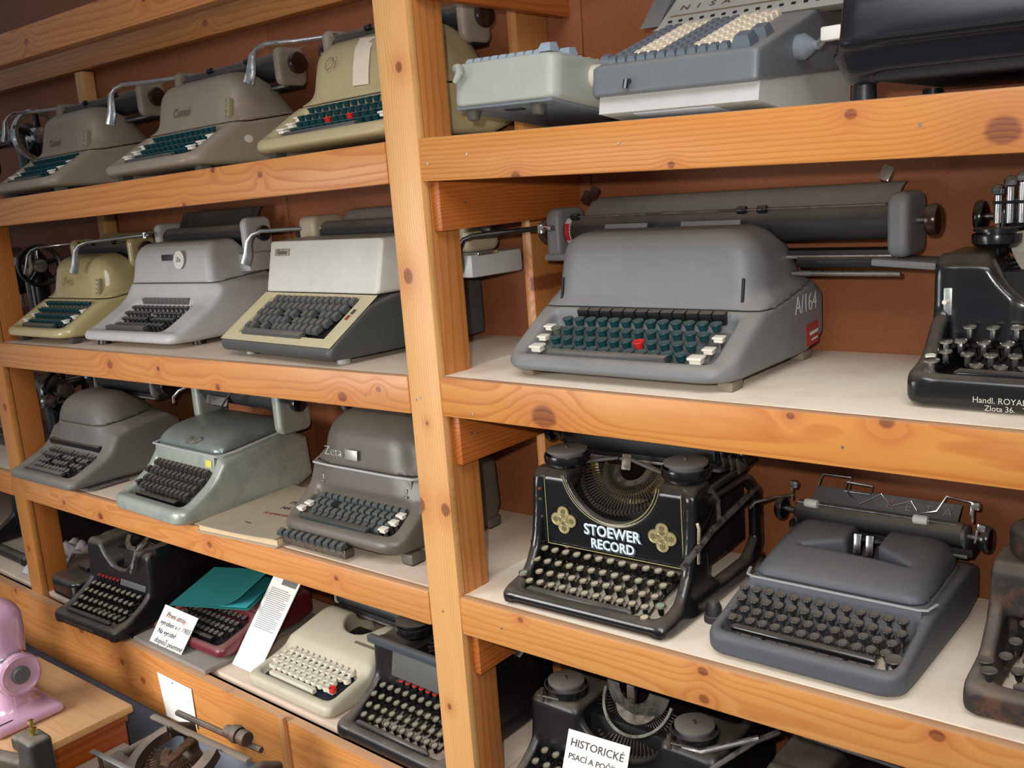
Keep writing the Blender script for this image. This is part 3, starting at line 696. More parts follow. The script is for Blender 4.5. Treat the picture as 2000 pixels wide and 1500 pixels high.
def tw_stoewer():
    T = thing('typewriter', 'antique black open-frame typewriter lettered STOEWER RECORD with two gold clover emblems', 'typewriter', (0.2285, 0.022, shelf_z('R3', 0.23)), (0, 0, R(0.5)))
    W = 0.305; gold = metal('emblem_gold', (196, 184, 138), 0.45, 0.35, (110, 92, 50)); pin = plain('pinstripe_gold', (178, 168, 120), 0.5)
    frame_old(T, W, BLACKP, 0.345, 0.198, yp=0.106, zp=0.070, uz=0.214, ur=0.088, shoulder=0.055, bar=(0.026, 0.023), cheek=[(0.0, 0.0), (0.0, 0.020), (0.03, 0.024), (0.062, 0.040), (0.086, 0.078), (0.096, 0.13), (0.102, 0.185), (0.112, 0.194), (0.128, 0.198), (0.150, 0.196), (0.155, 0.168), (0.345, 0.168), (0.345, 0.0)])
    MB().box((0, 0.245, 0.105), (W - 0.06, 0.17, 0.12), 0.004).obj('mechanism', INNER, T)
    typefan(T, (0, 0.185, 0.195), 0.036, 0.092, 40, R(184), R(356), R(47), OLDSTEEL, OLDSTEEL, ring=(0.050, 0.003, 0.004, metal('segment_brass', (150, 132, 92), 0.4, 0.6)), z1=R(-9))
    MB().lathe([(0.060, -0.003), (0.064, 0.003), (0.072, 0.003), (0.074, -0.004)], 'y', n=40, a0=R(95), a1=R(265)).obj('type_guide_ring', metal('segment_brass', (150, 132, 92)), T, (0, 0.172, 0.214), (R(-14), 0, 0))
    rim = [(0.0895 * math.cos(R(a)), 0.104, 0.214 + 0.0895 * math.sin(R(a))) for a in range(192, 349, 6)]
    MB().tube([(p[0], 0.1046, p[2]) for p in rim], 0.0008, 4).obj('pinstripe', pin, T)
    rim2 = [(0.094 * math.cos(R(a)), 0.1052, 0.214 + 0.094 * math.sin(R(a))) for a in range(192, 349, 6)]
    MB().tube(rim2, 0.0006, 4).obj('pinstripe', pin, T)
    for s in (-1, 1): MB().tube([(s * 0.128, 0.1065, 0.190), (s * 0.128, 0.1052, 0.072)], 0.0007, 4).obj('pinstripe', pin, T)
    MB().tube([(-0.128, 0.1052, 0.072), (0.128, 0.1052, 0.072)], 0.0007, 4).obj('pinstripe', pin, T)
    for sx in (-0.092, 0.094):
        m = MB()
        for (dx, dz, r) in ((0, 0.0125, 0.0115), (0, -0.0125, 0.0115), (0.0135, 0, 0.0115), (-0.0135, 0, 0.0115), (0, 0, 0.012)):
            m.lathe([(0, -0.0012), (r * 0.8, -0.0012), (r * 0.86, -0.0018), (r * 0.95, -0.0018), (r, -0.0004), (r, 0.0005)], 'y', (dx, 0, dz), 22)
        e = m.obj('emblem', gold, T, (sx, 0.1045, 0.118))
        m = MB()
        for (dx, dz) in ((0, 0.0145), (0, -0.0145), (0.016, 0), (-0.016, 0)):
            for k in (-1, 0, 1): m.box((dx + k * 0.0032, -0.0021, dz), (0.0012, 0.0006, 0.010 - abs(k) * 0.003))
        m.obj('emblem_relief', plain('emblem_shade', (122, 110, 74), 0.6), e)
    lw = plain('letter_white', (214, 224, 226), 0.5); lb = plain('letter_blue', (62, 88, 104), 0.5)
    for s, z, sz in (('STOEWER', 0.1090, 0.0255), ('RECORD', 0.0865, 0.0225)):
        text(s, sz, lb, T, (0.003, 0.1045, z - 0.001), sx=0.92, offset=0.0011, ext=0.0002)
        text(s, sz, lw, T, (0.001, 0.1038, z), sx=0.92, offset=0.0006, ext=0.0003)
    disc = kmesh('disc', plain('key_card', (196, 186, 164), 0.3), BLACKP, 0.95, BRASSY)
    grn = kmesh('disc', plain('key_card_green', (150, 170, 148), 0.3), BLACKP, 1.1, BRASSY); crm = kmesh('disc', plain('key_card_cream', (214, 200, 160), 0.3), BLACKP, 1.0, BRASSY)
    gangkeys(T, disc, [(12, -0.008, 0.0218, 0.094, 0.064), (12, -0.012, 0.0218, 0.077, 0.050), (11, -0.006, 0.0218, 0.059, 0.038), (11, -0.014, 0.0218, 0.041, 0.027)], BLACKP, 0.14, 0.045)
    for x, y, z, m in ((-0.137, 0.044, 0.036, grn), (0.122, 0.042, 0.034, grn), (0.108, 0.018, 0.022, crm)): link('key', m, T, (x, y, z), (R(8), 0, 0))
    MB().tube([(-0.116, 0.024, 0.022), (-0.110, 0.024, 0.023), (0.076, 0.024, 0.023), (0.082, 0.024, 0.022)], [0.003, 0.0062, 0.0062, 0.003], 12).obj('space_bar', BLACKD, T)
    spool(T, -0.098, 0.135, 0.206, 0.034, 0.026, BLACKP, paint('spool_grey', (110, 108, 108), 0.5, 0.4))
    spool(T, 0.118, 0.145, 0.202, 0.034, 0.030, BLACKP, paint('spool_grey', (110, 108, 108)))
    for s in (-1, 1):
        MB().tube([(s * 0.085, 0.145, 0.205), (s * 0.05, 0.150, 0.213), (s * 0.012, 0.158, 0.219)], [0.004, 0.007, 0.005], 8, flat=0.5).obj('ribbon_guide', paint('guide_grey', (88, 86, 84), 0.5, 0.4), T)
    MB().box((0, 0.162, 0.212), (0.016, 0.003, 0.026), 0.001, (R(-20), 0, R(8))).obj('ribbon_vibrator', OLDSTEEL, T)
    carriage(T, -0.142, 0.138, 0.215, 0.232, 0.021, BLACKP, BLACKP, 0.015, 0.012, None, 0.05, 0.05, 0.010, bail=False, rail=True, kx=0.030)
    MB().tube([(-0.142, 0.198, 0.252), (0.138, 0.198, 0.252)], 0.002, 6).obj('paper_finger_rod', OLDSTEEL, T)
    for x in (0.150, 0.164, 0.176): MB().box((0, 0, 0), (0.006, 0.03, 0.028), 0.003).obj('carriage_bracket', OLDSTEEL, T, (x, 0.215, 0.225 - (x - 0.15) * 0.3), (R(12), 0, 0))
    for x in (-0.148, -0.158): MB().lathe([(0.004, -0.004), (0.011, -0.004), (0.011, 0.004), (0.004, 0.004)], 'x', n=16).obj('carriage_bracket', OLDSTEEL, T, (x, 0.205, 0.236))
    MB().tube([(-0.162, 0.22, 0.244), (-0.203, 0.23, 0.246)], 0.004, 8).obj('carriage_lever', DULL, T)
    for a, b in (((0.140, 0.10, 0.176), (0.140, 0.34, 0.185)),): MB().tube([a, b], 0.006, 8).obj('side_rod', BLACKD, T)
    MB().tube([(0.158, 0.05, 0.10), (0.160, 0.14, 0.128), (0.160, 0.30, 0.150)], 0.005, 8).obj('side_lever', DULL, T)
    MB().tube([(0.146, 0.150, 0.186), (0.150, 0.165, 0.182), (0.152, 0.178, 0.164), (0.152, 0.180, 0.13)], 0.004, 8).obj('side_spring_arm', DULL, T)
    MB().tube([(0.1545, 0.106, 0.150), (0.158, 0.104, 0.142), (0.157, 0.103, 0.12), (0.157, 0.100, 0.088)], 0.0028, 8).obj('side_trim_wire', BRASSY, T)
    MB().lathe([(0, 0.033), (0.008, 0.031), (0.012, 0.022), (0.0125, 0.010), (0.015, 0.009), (0.015, 0.0), (0, 0)], n=20).obj('foot', paint('foot_dark', (44, 44, 46), 0.5, 0.3), T, (0.176, 0.105, 0))
    feet(T, [(-0.13, 0.05), (0.13, 0.31), (-0.13, 0.31)], 0.010, 0.006)
    for z in (0.168, 0.120, 0.150): MB().box((0, 0, 0), (0.006, 0.006, 0.004), 0.001).obj('switch_tab', OLDSTEEL if z != 0.168 else plain('tab_red', (120, 48, 38)), T, (-0.134, 0.101, z))
    MB().cyl((-0.158, 0.12, 0.062), (-0.175, 0.118, 0.062), 0.004, 10).obj('side_pin', OLDSTEEL, T)
tw_stoewer()

def tw_royal():
    T = thing('typewriter', 'glossy black upright typewriter with tall nickel keys at the right end of its shelf', 'typewriter', (0.868, 0.068, shelf_z('R2', 0.87)))
    W = 0.335
    def blk(D, x, y, z):
        sh = smax(rbox(np.abs(x), y, z, (W / 2 - 0.048, 0.165, 0.110), (0.047, 0.058, 0.058), 0.010), -circ(x, z, 0.0, 0.205, 0.118) + 0 * y, 0.008)
        sh = smax(sh, (z - 0.168) * 0.8 - (y - 0.125) * 0.62 + 0 * x, 0.006)
        return smin(D, sh, 0.008)
    frame_old(T, W, BLACKP, 0.320, 0.165, yp=0.108, zp=0.060, uz=0.205, ur=0.112, bar=(0.026, 0.038), sblk=blk, shoulder=0.03, plan=0.028, rail_z=0.13,
              cheek=[(0.0, 0.0), (0.0, 0.036), (0.03, 0.042), (0.06, 0.058), (0.085, 0.085), (0.104, 0.096), (0.108, 0.150), (0.13, 0.165), (0.32, 0.165), (0.32, 0.0)])
    MB().box((0, 0.225, 0.085), (W - 0.06, 0.16, 0.12), 0.004).obj('mechanism', INNER, T)
    typefan(T, (0.0, 0.19, 0.175), 0.045, 0.112, 38, R(186), R(354), R(50), DULL, DULL, ring=(0.066, 0.002, 0.004, DULL), z1=R(10))
    MB().lathe([(0.048, 0.0), (0.100, 0.016), (0.101, 0.014), (0.048, -0.002)], 'y', n=40, a0=R(98), a1=R(262)).obj('type_shield', plain('shield_cream', (190, 186, 172), 0.5), T, (0, 0.165, 0.205), (R(-10), 0, 0))
    nk = metal('key_nickel', (196, 192, 180), 0.25, 0.3); t_ = kmesh('tall', nk, CHROME, 1.0)
    gangkeys(T, t_, [(11, 0.010, 0.0262, 0.092, 0.082), (11, 0.004, 0.0262, 0.076, 0.066), (11, 0.016, 0.0262, 0.060, 0.054), (10, 0.018, 0.0262, 0.042, 0.044)], BLACKP, 0.13, 0.04)
    for x, y, z, m in ((-0.142, 0.070, 0.066, t_), (-0.138, 0.054, 0.057, t_), (-0.151, 0.040, 0.052, kmesh('disc', SHELLK, SHELLK, 0.8, SHELLK)), (-0.144, 0.020, 0.052, kmesh('tall', nk, CHROME, 1.15))): link('key', m, T, (x, y, z), (R(6), 0, 0))
    MB().tube([(-0.12, 0.026, 0.038), (-0.114, 0.026, 0.039), (0.114, 0.026, 0.039), (0.12, 0.026, 0.038)], [0.003, 0.0058, 0.0058, 0.003], 12).obj('space_bar', BLACKP, T)
    spool(T, -0.112, 0.175, 0.172, 0.028, 0.024, BLACKP, BLACKP, 1.05); spool(T, 0.112, 0.175, 0.172, 0.028, 0.024, BLACKP, BLACKP, 1.05)
    carriage(T, -0.115, 0.15, 0.265, 0.205, 0.022, BLACKP, BLACKP, 0.022, 0.014, None, 0.055, 0.06, 0.012, rest=(0.05, 0.03, BLACKP), bail=(0.1, 0.9), kx=0.02)
    m = MB()
    for x, zt in ((-0.118, 0.235), (-0.104, 0.245), (-0.09, 0.25)):
        m.cyl((x, 0.20, 0.20), (x, 0.20, zt), 0.005, 12).lathe([(0, 0), (0.0075, 0.002), (0.0085, 0.008), (0.005, 0.013), (0, 0.014)], 'z', (x, 0.20, zt), 14)
    m.obj('margin_stops', CHROME, T)
    MB().box((-0.10, 0.20, 0.226), (0.05, 0.012, 0.004), 0.001).obj('margin_plate', BLACKP, T)
    s = MB().box((0, 0, 0), (0.010, 0.003, 0.034), 0.0012).obj('ribbon_switch_plate', metal('plate_nickel', (190, 196, 190), 0.35, 0.2), T, (-0.150, 0.1040, 0.112))
    MB().cyl((0, 0, 0), (-0.002, -0.009, 0), 0.003, 10).obj('switch_button', SHELLK, s)
    lt = plain('decal_silver', (190, 188, 178), 0.5)
    text('Handl. ROYAL Typewriters', 0.0098, lt, T, (-0.093, -0.0012, 0.0150), sx=0.95, align='LEFT'); text('Zlota 36.   Tel. 286', 0.0092, lt, T, (-0.080, -0.0012, 0.0060), sx=0.95, align='LEFT')
    feet(T, [(-0.15, 0.03), (0.15, 0.03), (-0.15, 0.30), (0.15, 0.30)], 0.009, 0.004)
tw_royal()

RUST = paint('rusty_black', (46, 40, 36), 0.6, 0.45, wear=0.8, wearc=(96, 62, 44))
RUSTM = metal('rusty_steel', (110, 88, 70), 0.6, 0.9, (84, 52, 36))
def tw_rusty():
    T = thing('typewriter', 'rusty black typewriter cut off by the right edge, beside the grey portable', 'typewriter', (0.932, 0.040, shelf_z('R3', 0.93)))
    W = 0.31
    frame_old(T, W, RUST, 0.34, 0.150, yp=0.118, zp=0.082, uz=0.20, ur=0.085, bar=(0.030, 0.036), shoulder=0.07, plan=0.03, rail_z=0.11,
              cheek=[(0.0, 0.0), (0.0, 0.034), (0.03, 0.038), (0.07, 0.052), (0.10, 0.078), (0.115, 0.100), (0.122, 0.140), (0.14, 0.150), (0.34, 0.150), (0.34, 0.0)])
    MB().box((0, 0.24, 0.075), (W - 0.05, 0.16, 0.11), 0.004).obj('mechanism', RUST, T)
    k = kmesh('mush', paint('key_worn_black', (40, 42, 42), 0.4, 0.4), RUSTM, 1.05)
    gangkeys(T, k, [(10, 0.010, 0.0262, 0.108, 0.078), (10, 0.002, 0.0262, 0.088, 0.062), (10, -0.004, 0.0262, 0.068, 0.050), (9, 0.0, 0.0262, 0.050, 0.042)], RUSTM, 0.14, 0.05)
    for x, y, z in ((-0.140, 0.045, 0.050), (-0.131, 0.024, 0.048)): link('key', kmesh('mush', paint('key_worn_black', (40, 42, 42)), RUSTM, 1.3), T, (x, y, z))
    MB().tube([(-0.105, 0.030, 0.036), (-0.098, 0.030, 0.037), (0.1, 0.030, 0.037)], [0.003, 0.0068, 0.0068], 12).obj('space_bar', RUST, T)
    D = MB()
    xg, yg, zg, org = grid((-0.05, -0.05, 0), (0.05, 0.05, 0.045), 0.004)
    net(np.broadcast_to(smax(circ(xg, yg, 0, 0, 0.046), np.abs(zg - 0.022) - 0.021, 0.014), np.broadcast_shapes(xg.shape, yg.shape, zg.shape)), org, 0.004, 'spool_cover', RUST, T, (-0.095, 0.165, 0.152))
    MB().lathe([(0, 0), (0.046, 0), (0.046, 0.02), (0.03, 0.04), (0, 0.042)], n=24).obj('spool_cover', RUST, T, (0.095, 0.165, 0.152))
    carriage(T, -0.075, 0.13, 0.24, 0.20, 0.02, RUST, RUST, 0.017, 0.014, None, 0.05, 0.05, 0.010, bail=False)
    MB().tube([(-0.110, 0.22, 0.196), (-0.128, 0.22, 0.222), (-0.150, 0.225, 0.245)], [0.005, 0.0042, 0.0022], 8, flat=0.6).obj('carriage_lever', RUSTM, T)
    m = MB()
    for q in range(5): m.lathe([(0.004 + 0.001 * q, -0.001), (0.011, 0), (0.004, 0.001)], 'y', (-0.075 + 0.006 * q, 0.2, 0.21 + 0.006 * (q % 3)), 12)
    m.obj('ribbon_gear', RUSTM, T)
tw_rusty()

def old_black(T, W=0.31, H=0.165, depth=0.34, keys=True, keymat=None, redrow=0, mat=None, pitch=0.0235, flat_front=False, xk=0.0, rows=4):
    mat = mat or BLACKD
    def blk(D, x, y, z):
        sh = smax(rbox(np.abs(x), y, z, (W / 2 - 0.05, 0.175, H - 0.062), (0.05, 0.06, 0.062), 0.012), -circ(x, z, 0.0, H + 0.02, 0.075) + 0 * y, 0.01)
        return smin(D, sh, 0.008)
    frame_old(T, W, mat, depth, H, yp=0.115, zp=0.068, uz=H + 0.035, ur=0.095, bar=(0.026, 0.030), sblk=blk, shoulder=0.02, plan=0.022, h=0.0046, rail_z=H - 0.04,
              cheek=[(0.0, 0.0), (0.0, 0.028), (0.03, 0.034), (0.09, 0.066), (0.112, 0.090), (0.118, H), (depth, H), (depth, 0.0)], side_open=False)
    MB().box((0, 0.24, H * 0.5), (W - 0.05, 0.17, H * 0.75), 0.004).obj('mechanism', INNER, T)
    if keys:
        k = kmesh('disc', keymat or plain('key_card_grey', (150, 148, 132), 0.3), BLACKP, 0.95, BRASSY)
        n = int((W - 0.05) / pitch)
        gangkeys(T, k, [(n, xk + 0.000, pitch, 0.100, 0.074), (n, xk - 0.006, pitch, 0.080, 0.062), (n, xk + 0.000, pitch, 0.060, 0.050), (n - 1, xk - 0.006, pitch, 0.040, 0.040)][:rows], BLACKP, 0.13, 0.04)
        MB().tube([(-W * 0.36, 0.020, 0.034), (-W * 0.34, 0.020, 0.036), (W * 0.3, 0.020, 0.036), (W * 0.32, 0.020, 0.034)], [0.003, 0.0062, 0.0062, 0.003], 10).obj('space_bar', mat, T)
    if redrow:
        rk = kmesh('disc', plain('key_dim', (96, 84, 80), 0.4), BLACKP, 0.8, REDK)
        krow(T, rk, redrow, xk + 0.02, pitch * 0.86, 0.111, 0.092, 8)
def tw_bottom_right():
    T = thing('typewriter', 'black upright typewriter with two grey ribbon spools on the lowest shelf, note leaning on it', 'typewriter', (0.222, -0.004, shelf_z('R4', 0.22)))
    old_black(T, 0.36, 0.165)
    typefan(T, (0, 0.19, 0.178), 0.040, 0.098, 36, R(186), R(354), R(50), OLDSTEEL, OLDSTEEL, ring=(0.062, 0.004, 0.006, metal('segment_pale', (124, 126, 116), 0.45, 0.5)), z1=R(10))
    MB().lathe([(0.030, 0.0), (0.060, 0.012), (0.062, 0.010), (0.030, -0.002)], 'y', n=36, a0=R(98), a1=R(262)).obj('type_shield', metal('segment_pale', (170, 172, 160)), T, (0, 0.175, 0.21), (R(-12), 0, 0))
    MB().box((0.0, 0.165, 0.200), (0.016, 0.010, 0.034), 0.003).obj('type_guide', OLDSTEEL, T)
    for s in (-1, 1):
        spool(T, s * 0.126, 0.150, 0.167, 0.032, 0.028, BLACKP, paint('spool_grey', (110, 108, 108)), 1.22)
        MB().tube([(s * 0.126 - 0.030, 0.108, 0.176), (s * 0.126 + 0.012, 0.112, 0.178)], 0.004, 8, flat=0.5).obj('spool_arm', OLDSTEEL, T)
        MB().cyl((s * 0.126 - 0.022, 0.108, 0.165), (s * 0.126 - 0.022, 0.108, 0.19), 0.004, 10).obj('spool_post', OLDSTEEL, T)
    carriage(T, -0.16, 0.19, 0.245, 0.222, 0.02, BLACKP, BLACKP, 0.017, 0.014, leverpts(-0.185, 0.21, 0.222, 0.075, 0.04, 0.02), 0.05, 0.05, 0.010, bail=False)
    MB().tube([(0.13, 0.105, 0.178), (0.165, 0.10, 0.186), (0.24, 0.14, 0.215)], [0.003, 0.005, 0.005], 8).obj('side_lever', DULL, T)
    return T
tw_bottom_right()
def tw_bottom_far():
    T = thing('typewriter', 'dark typewriter at the right end of the lowest shelf, mostly hidden by the rail above', 'typewriter', (0.62, 0.03, shelf_z('R4', 0.62)))
    old_black(T, 0.31, 0.16, keys=True)
    carriage(T, -0.12, 0.15, 0.22, 0.205, 0.02, BLACKP, BLACKP, 0.016, 0.014, None, 0.05, 0.05, 0.010, bail=False)
    MB().tube([(-0.15, 0.16, 0.20), (-0.17, 0.12, 0.198), (-0.235, 0.04, 0.15), (-0.238, 0.035, 0.12)], 0.0045, 8).obj('carriage_lever', DULL, T)
tw_bottom_far()

# ================================================================ round-hooded office machines
def consul(T, W, mat, H=0.205, zh=0.098, depth=0.33, keym=None, h=0.0048, lever=True, cx=(-0.17, 0.20), restm=None, hood_front=0.136, keyn=12, pitch=0.0195, knobm=BAKE, whites=True, levL=0.12, levdrop=0.07, bar_m=None, levm=None, endm=None, red=()):
    w2 = W / 2
    shell(T, W, [(0, 0.014), (0.0, 0.028), (0.010, 0.038), (0.032, 0.043), (0.12, zh - 0.002), (0.165, zh + 0.016), (depth, zh + 0.016), (depth, 0.014)],
          [(hood_front - 0.006, 0.065), (hood_front, 0.14), (hood_front + 0.012, H - 0.008), (0.205, H + 0.005), (0.262, H - 0.004), (0.30, 0.150), (depth - 0.006, zh + 0.012), (depth - 0.006, 0.065)],
          [(0, zh), (0.16, zh), (depth, zh + 0.022)], mat, well=(w2 - 0.032, [(0.024, 0.3), (0.028, 0.030), (0.045, 0.024), (hood_front - 0.012, zh - 0.03), (hood_front - 0.004, 0.3)]),
          plan=0.045, hw=w2 - 0.008, taper=0.15, khood=0.06, h=h, notch=lambda x, y, z: circ(y, z, 0.258, H + 0.010, 0.034) + 0 * x)
    MB().box((0, 0.078, 0.046), (W - 0.075, 0.092, 0.004), rot=(R(27), 0, 0)).obj('key_bed', INNER, T)
    g = kmesh('cup', keym or GREENK, DULL, 0.98); r_ = kmesh('cup', REDK, DULL, 0.98)
    sp = {i: r_ for i in red}
    for k, (n, dx, y, z) in enumerate(((keyn, 0.004, 0.112, 0.083), (keyn, -0.004, 0.093, 0.069), (keyn - 1, 0.002, 0.074, 0.056), (keyn - 2, -0.002, 0.055, 0.044))): krow(T, g, n, dx, pitch, y, z, special=sp if k == 2 else None)
    if whites:
        w = kmesh('tub', SHELLK, DULL, 0.98)
        e = w2 - 0.042
        for x, y, z in ((-e, 0.098, 0.070), (-e + 0.002, 0.076, 0.058), (-e + 0.004, 0.052, 0.048), (e - 0.004, 0.094, 0.068), (e - 0.008, 0.072, 0.056), (e - 0.012, 0.050, 0.048)): link('key', w, T, (x, y, z), (R(10), 0, 0))
    bar(T, 'space_bar', -w2 * 0.62, w2 * 0.42, 0.036, 0.042, 0.014, 0.011, bar_m or paint('bar_grey', (70, 70, 68)), 0.004, (R(8), 0, 0))
    bar(T, 'tab_rack', -W * 0.30, W * 0.34, hood_front - 0.003, zh - 0.006, 0.010, 0.016, BLACKD, 0.002, (R(12), 0, 0))
    carriage(T, cx[0], cx[1], 0.258, H + 0.004, 0.024, endm or mat, knobm, 0.022, 0.016, leverpts(cx[0] - 0.022, 0.245, H + 0.03, levL, levdrop, 0.10, -0.004) if lever else None, 0.080, 0.078, 0.020, rest=(0.034, 0.05, restm or mat), bail=(0.3, 0.7), leverm=levm)
    fm = MB().box((0, 0, 0.0075), (0.02, 0.026, 0.015), 0.002).mesh('foot', FOOTR)
    for x in (-w2 + 0.025, w2 - 0.025):
        for y in (0.05, depth - 0.04): link('foot', fm, T, (x, y, 0))
    dm = MB().box((0, 0, 0), (0.003, 0.002, 0.004), 0.0008).mesh('hood_stud', CHROME)
    for k in range(4): link('hood_stud', dm, T, (w2 - 0.045, hood_front - 0.003 + k * 0.002, zh + 0.014 + k * 0.011))
    bar(T, 'hood_latch', w2 - 0.036, w2 - 0.030, hood_front + 0.003, zh + 0.03, 0.010, 0.04, paint('latch_tan', (150, 138, 110), 0.4, 0.2), 0.002, (R(-12), 0, 0))

TAUPE = paint('taupe_lacquer', (142, 130, 112), 0.42, 0.22)
def z_(lv, x): return shelf_z(lv, x)
T = thing('typewriter', 'taupe typewriter with green keys, leftmost on the upper left shelf', 'typewriter', (-1.385, 0.021, z_('L1', -1.385)), (0, R(-1), 0))
consul(T, 0.31, TAUPE, cx=(-0.16, 0.22)); text('Consul', 0.024, plain('script_dark', (86, 78, 68)), T, (-0.03, 0.1330, 0.130), (R(80), 0, 0), 'script_name', shear=0.3, sx=0.85)
T = thing('typewriter', 'taupe typewriter with a dark script name and a pale paint chip on its side', 'typewriter', (-0.816, 0.021, z_('L1', -0.816)), (0, R(-1), 0))
consul(T, 0.345, TAUPE, cx=(-0.16, 0.185), levdrop=0.085, levL=0.14); text('Consul', 0.026, plain('script_dark', (86, 78, 68)), T, (-0.028, 0.1325, 0.137), (R(80), 0, 0), 'script_name', shear=0.3, sx=0.85)
MB().lathe([(0, 0), (0.011, 0), (0.011, 0.0006), (0, 0.0006)], 'x', n=12).obj('paint_chip', plain('chip_pale', (196, 190, 178)), T, (0.1730, 0.15, 0.062)).scale = (1, 1.0, 0.75)
CREAM = paint('cream_lacquer', (178, 162, 122), 0.4, 0.15)
T = thing('typewriter', 'cream typewriter with green keys and paper tape on its hood', 'typewriter', (-0.268, 0.021, z_('L1', -0.268)), (0, R(-1), 0))
consul(T, 0.370, CREAM, H=0.210, cx=(-0.185, 0.150), keyn=14, red=(4, 7), endm=paint('warm_grey_lacquer', (158, 148, 132), 0.4, 0.2))
MB().tube([(-0.006, 0.1312, 0.118), (-0.004, 0.1350, 0.150), (-0.002, 0.1420, 0.180), (0.0, 0.1560, 0.200)], 0.021, 4, flat=0.04, up=(0, -1, 0.3)).obj('paper_tape', plain('tape_paper', (222, 206, 184), 0.7), T)
text('Oi', 0.034, plain('pencil', (120, 108, 88)), T, (-0.085, 0.1335, 0.165), (R(75), 0, 0), 'scribble', shear=0.3, offset=-0.0006)
BEIGE = paint('beige_gloss', (186, 170, 122), 0.2, 0.12, coat=0.4)
T = thing('typewriter', 'glossy beige typewriter with green keys beside the black sewing machine', 'typewriter', (-1.422, 0.012, z_('L2', -1.422)))
consul(T, 0.315, BEIGE, cx=(-0.15, 0.125), levL=0.075)
text('Zeta', 0.03, paint('beige_script', (160, 146, 104), 0.3, 0.0), T, (-0.03, 0.1312, 0.142), (R(80), 0, 0), 'script_name', shear=0.3)

def tw_lightgrey():
    T = thing('typewriter', 'pale grey typewriter with dark keys and round white sticker on its hood', 'typewriter', (-1.030, 0.042, z_('L2', -1.03)), (0, 0, R(1)))
    W = 0.38; m = paint('pale_grey_paint', (184, 182, 180), 0.45, 0.25)
    shell(T, W, [(0, 0.010), (-0.002, 0.026), (0.010, 0.036), (0.03, 0.038), (0.13, 0.094), (0.155, 0.135), (0.335, 0.125), (0.345, 0.08), (0.335, 0.02), (0.335, 0.010)],
          [(0.128, 0.05), (0.140, 0.13), (0.152, 0.222), (0.225, 0.228), (0.262, 0.222), (0.318, 0.140), (0.328, 0.05)],
          [(0, 0.132), (0.16, 0.132), (0.35, 0.148)], m, well=(0.122, [(0.026, 0.3), (0.030, 0.026), (0.045, 0.020), (0.122, 0.066), (0.128, 0.3)]),
          plan=0.03, hw=W / 2 - 0.010, taper=0.17, khood=0.022, h=0.0048, notch=lambda x, y, z: circ(y, z, 0.27, 0.236, 0.036) + 0 * x)
    MB().box((0, 0.078, 0.040), (0.242, 0.095, 0.004), rot=(R(27), 0, 0)).obj('key_bed', INNER, T)
    k = kmesh('mush', paint('key_charcoal', (62, 62, 62), 0.35, 0.35), DULL, 0.95)
    for n, dx, y, z, sk in ((13, 0.0, 0.108, 0.075, ()), (13, -0.004, 0.090, 0.064, (6,)), (12, 0.0, 0.072, 0.053, (6,)), (11, -0.008, 0.054, 0.043, ())): krow(T, k, n, dx, 0.0180, y, z, skip=sk)
    bar(T, 'space_bar', -0.115, 0.045, 0.036, 0.040, 0.016, 0.014, paint('bar_grey', (70, 70, 68)), 0.003, (R(8), 0, 0))
    tm = MB().box((0, 0, 0), (0.016, 0.010, 0.014), 0.002).mesh('tab_key', paint('tab_grey', (96, 94, 92), 0.5, 0.4))
    for i in range(11): link('tab_key', tm, T, (-0.082 + i * 0.0172, 0.123, 0.092), (R(14), 0, 0))
    for x in (-0.125, 0.118):
        for dx in (0, 0.018): MB().box((0, 0, 0), (0.009, 0.004, 0.006), 0.001).obj('switch_tab', SHELLK, T, (x + dx, 0.136, 0.112), (R(-6), 0, 0))
    MB().lathe([(0, 0), (0.021, 0), (0.021, 0.0008), (0, 0.0008)], 'y', n=28).obj('round_sticker', plain('sticker_white', (226, 222, 208)), T, (0.052, 0.1405, 0.186), (R(-7), 0, 0))
    text('Ze', 0.016, plain('sticker_blue', (92, 104, 132)), T, (0.052, 0.1392, 0.186), (R(83), 0, 0), 'sticker_print')
    MB().box((0, 0, 0), (0.040, 0.001, 0.014), 0.0004).obj('name_plate', metal('plate_dark', (92, 92, 90), 0.4), T, (0.005, 0.1400, 0.192), (R(-7), 0, 0))
    carriage(T, -0.165, 0.165, 0.270, 0.232, 0.024, m, BLACKD, 0.018, 0.016, leverpts(-0.176, 0.205, 0.246, 0.14, 0.075, 0.115, -0.006), 0.085, 0.08, 0.024, rest=(0.05, 0.03, BLACKD), bail=False, leverm=metal('lever_grey', (150, 150, 148), 0.35, 0.2))
    bar(T, 'carriage_skirt', 0.14, 0.20, 0.262, 0.168, 0.07, 0.045, m, 0.012)
    feet(T, [(-0.15, 0.04), (0.15, 0.10), (-0.15, 0.30), (0.15, 0.30)], 0.016, 0.014, BLACKD)
tw_lightgrey()

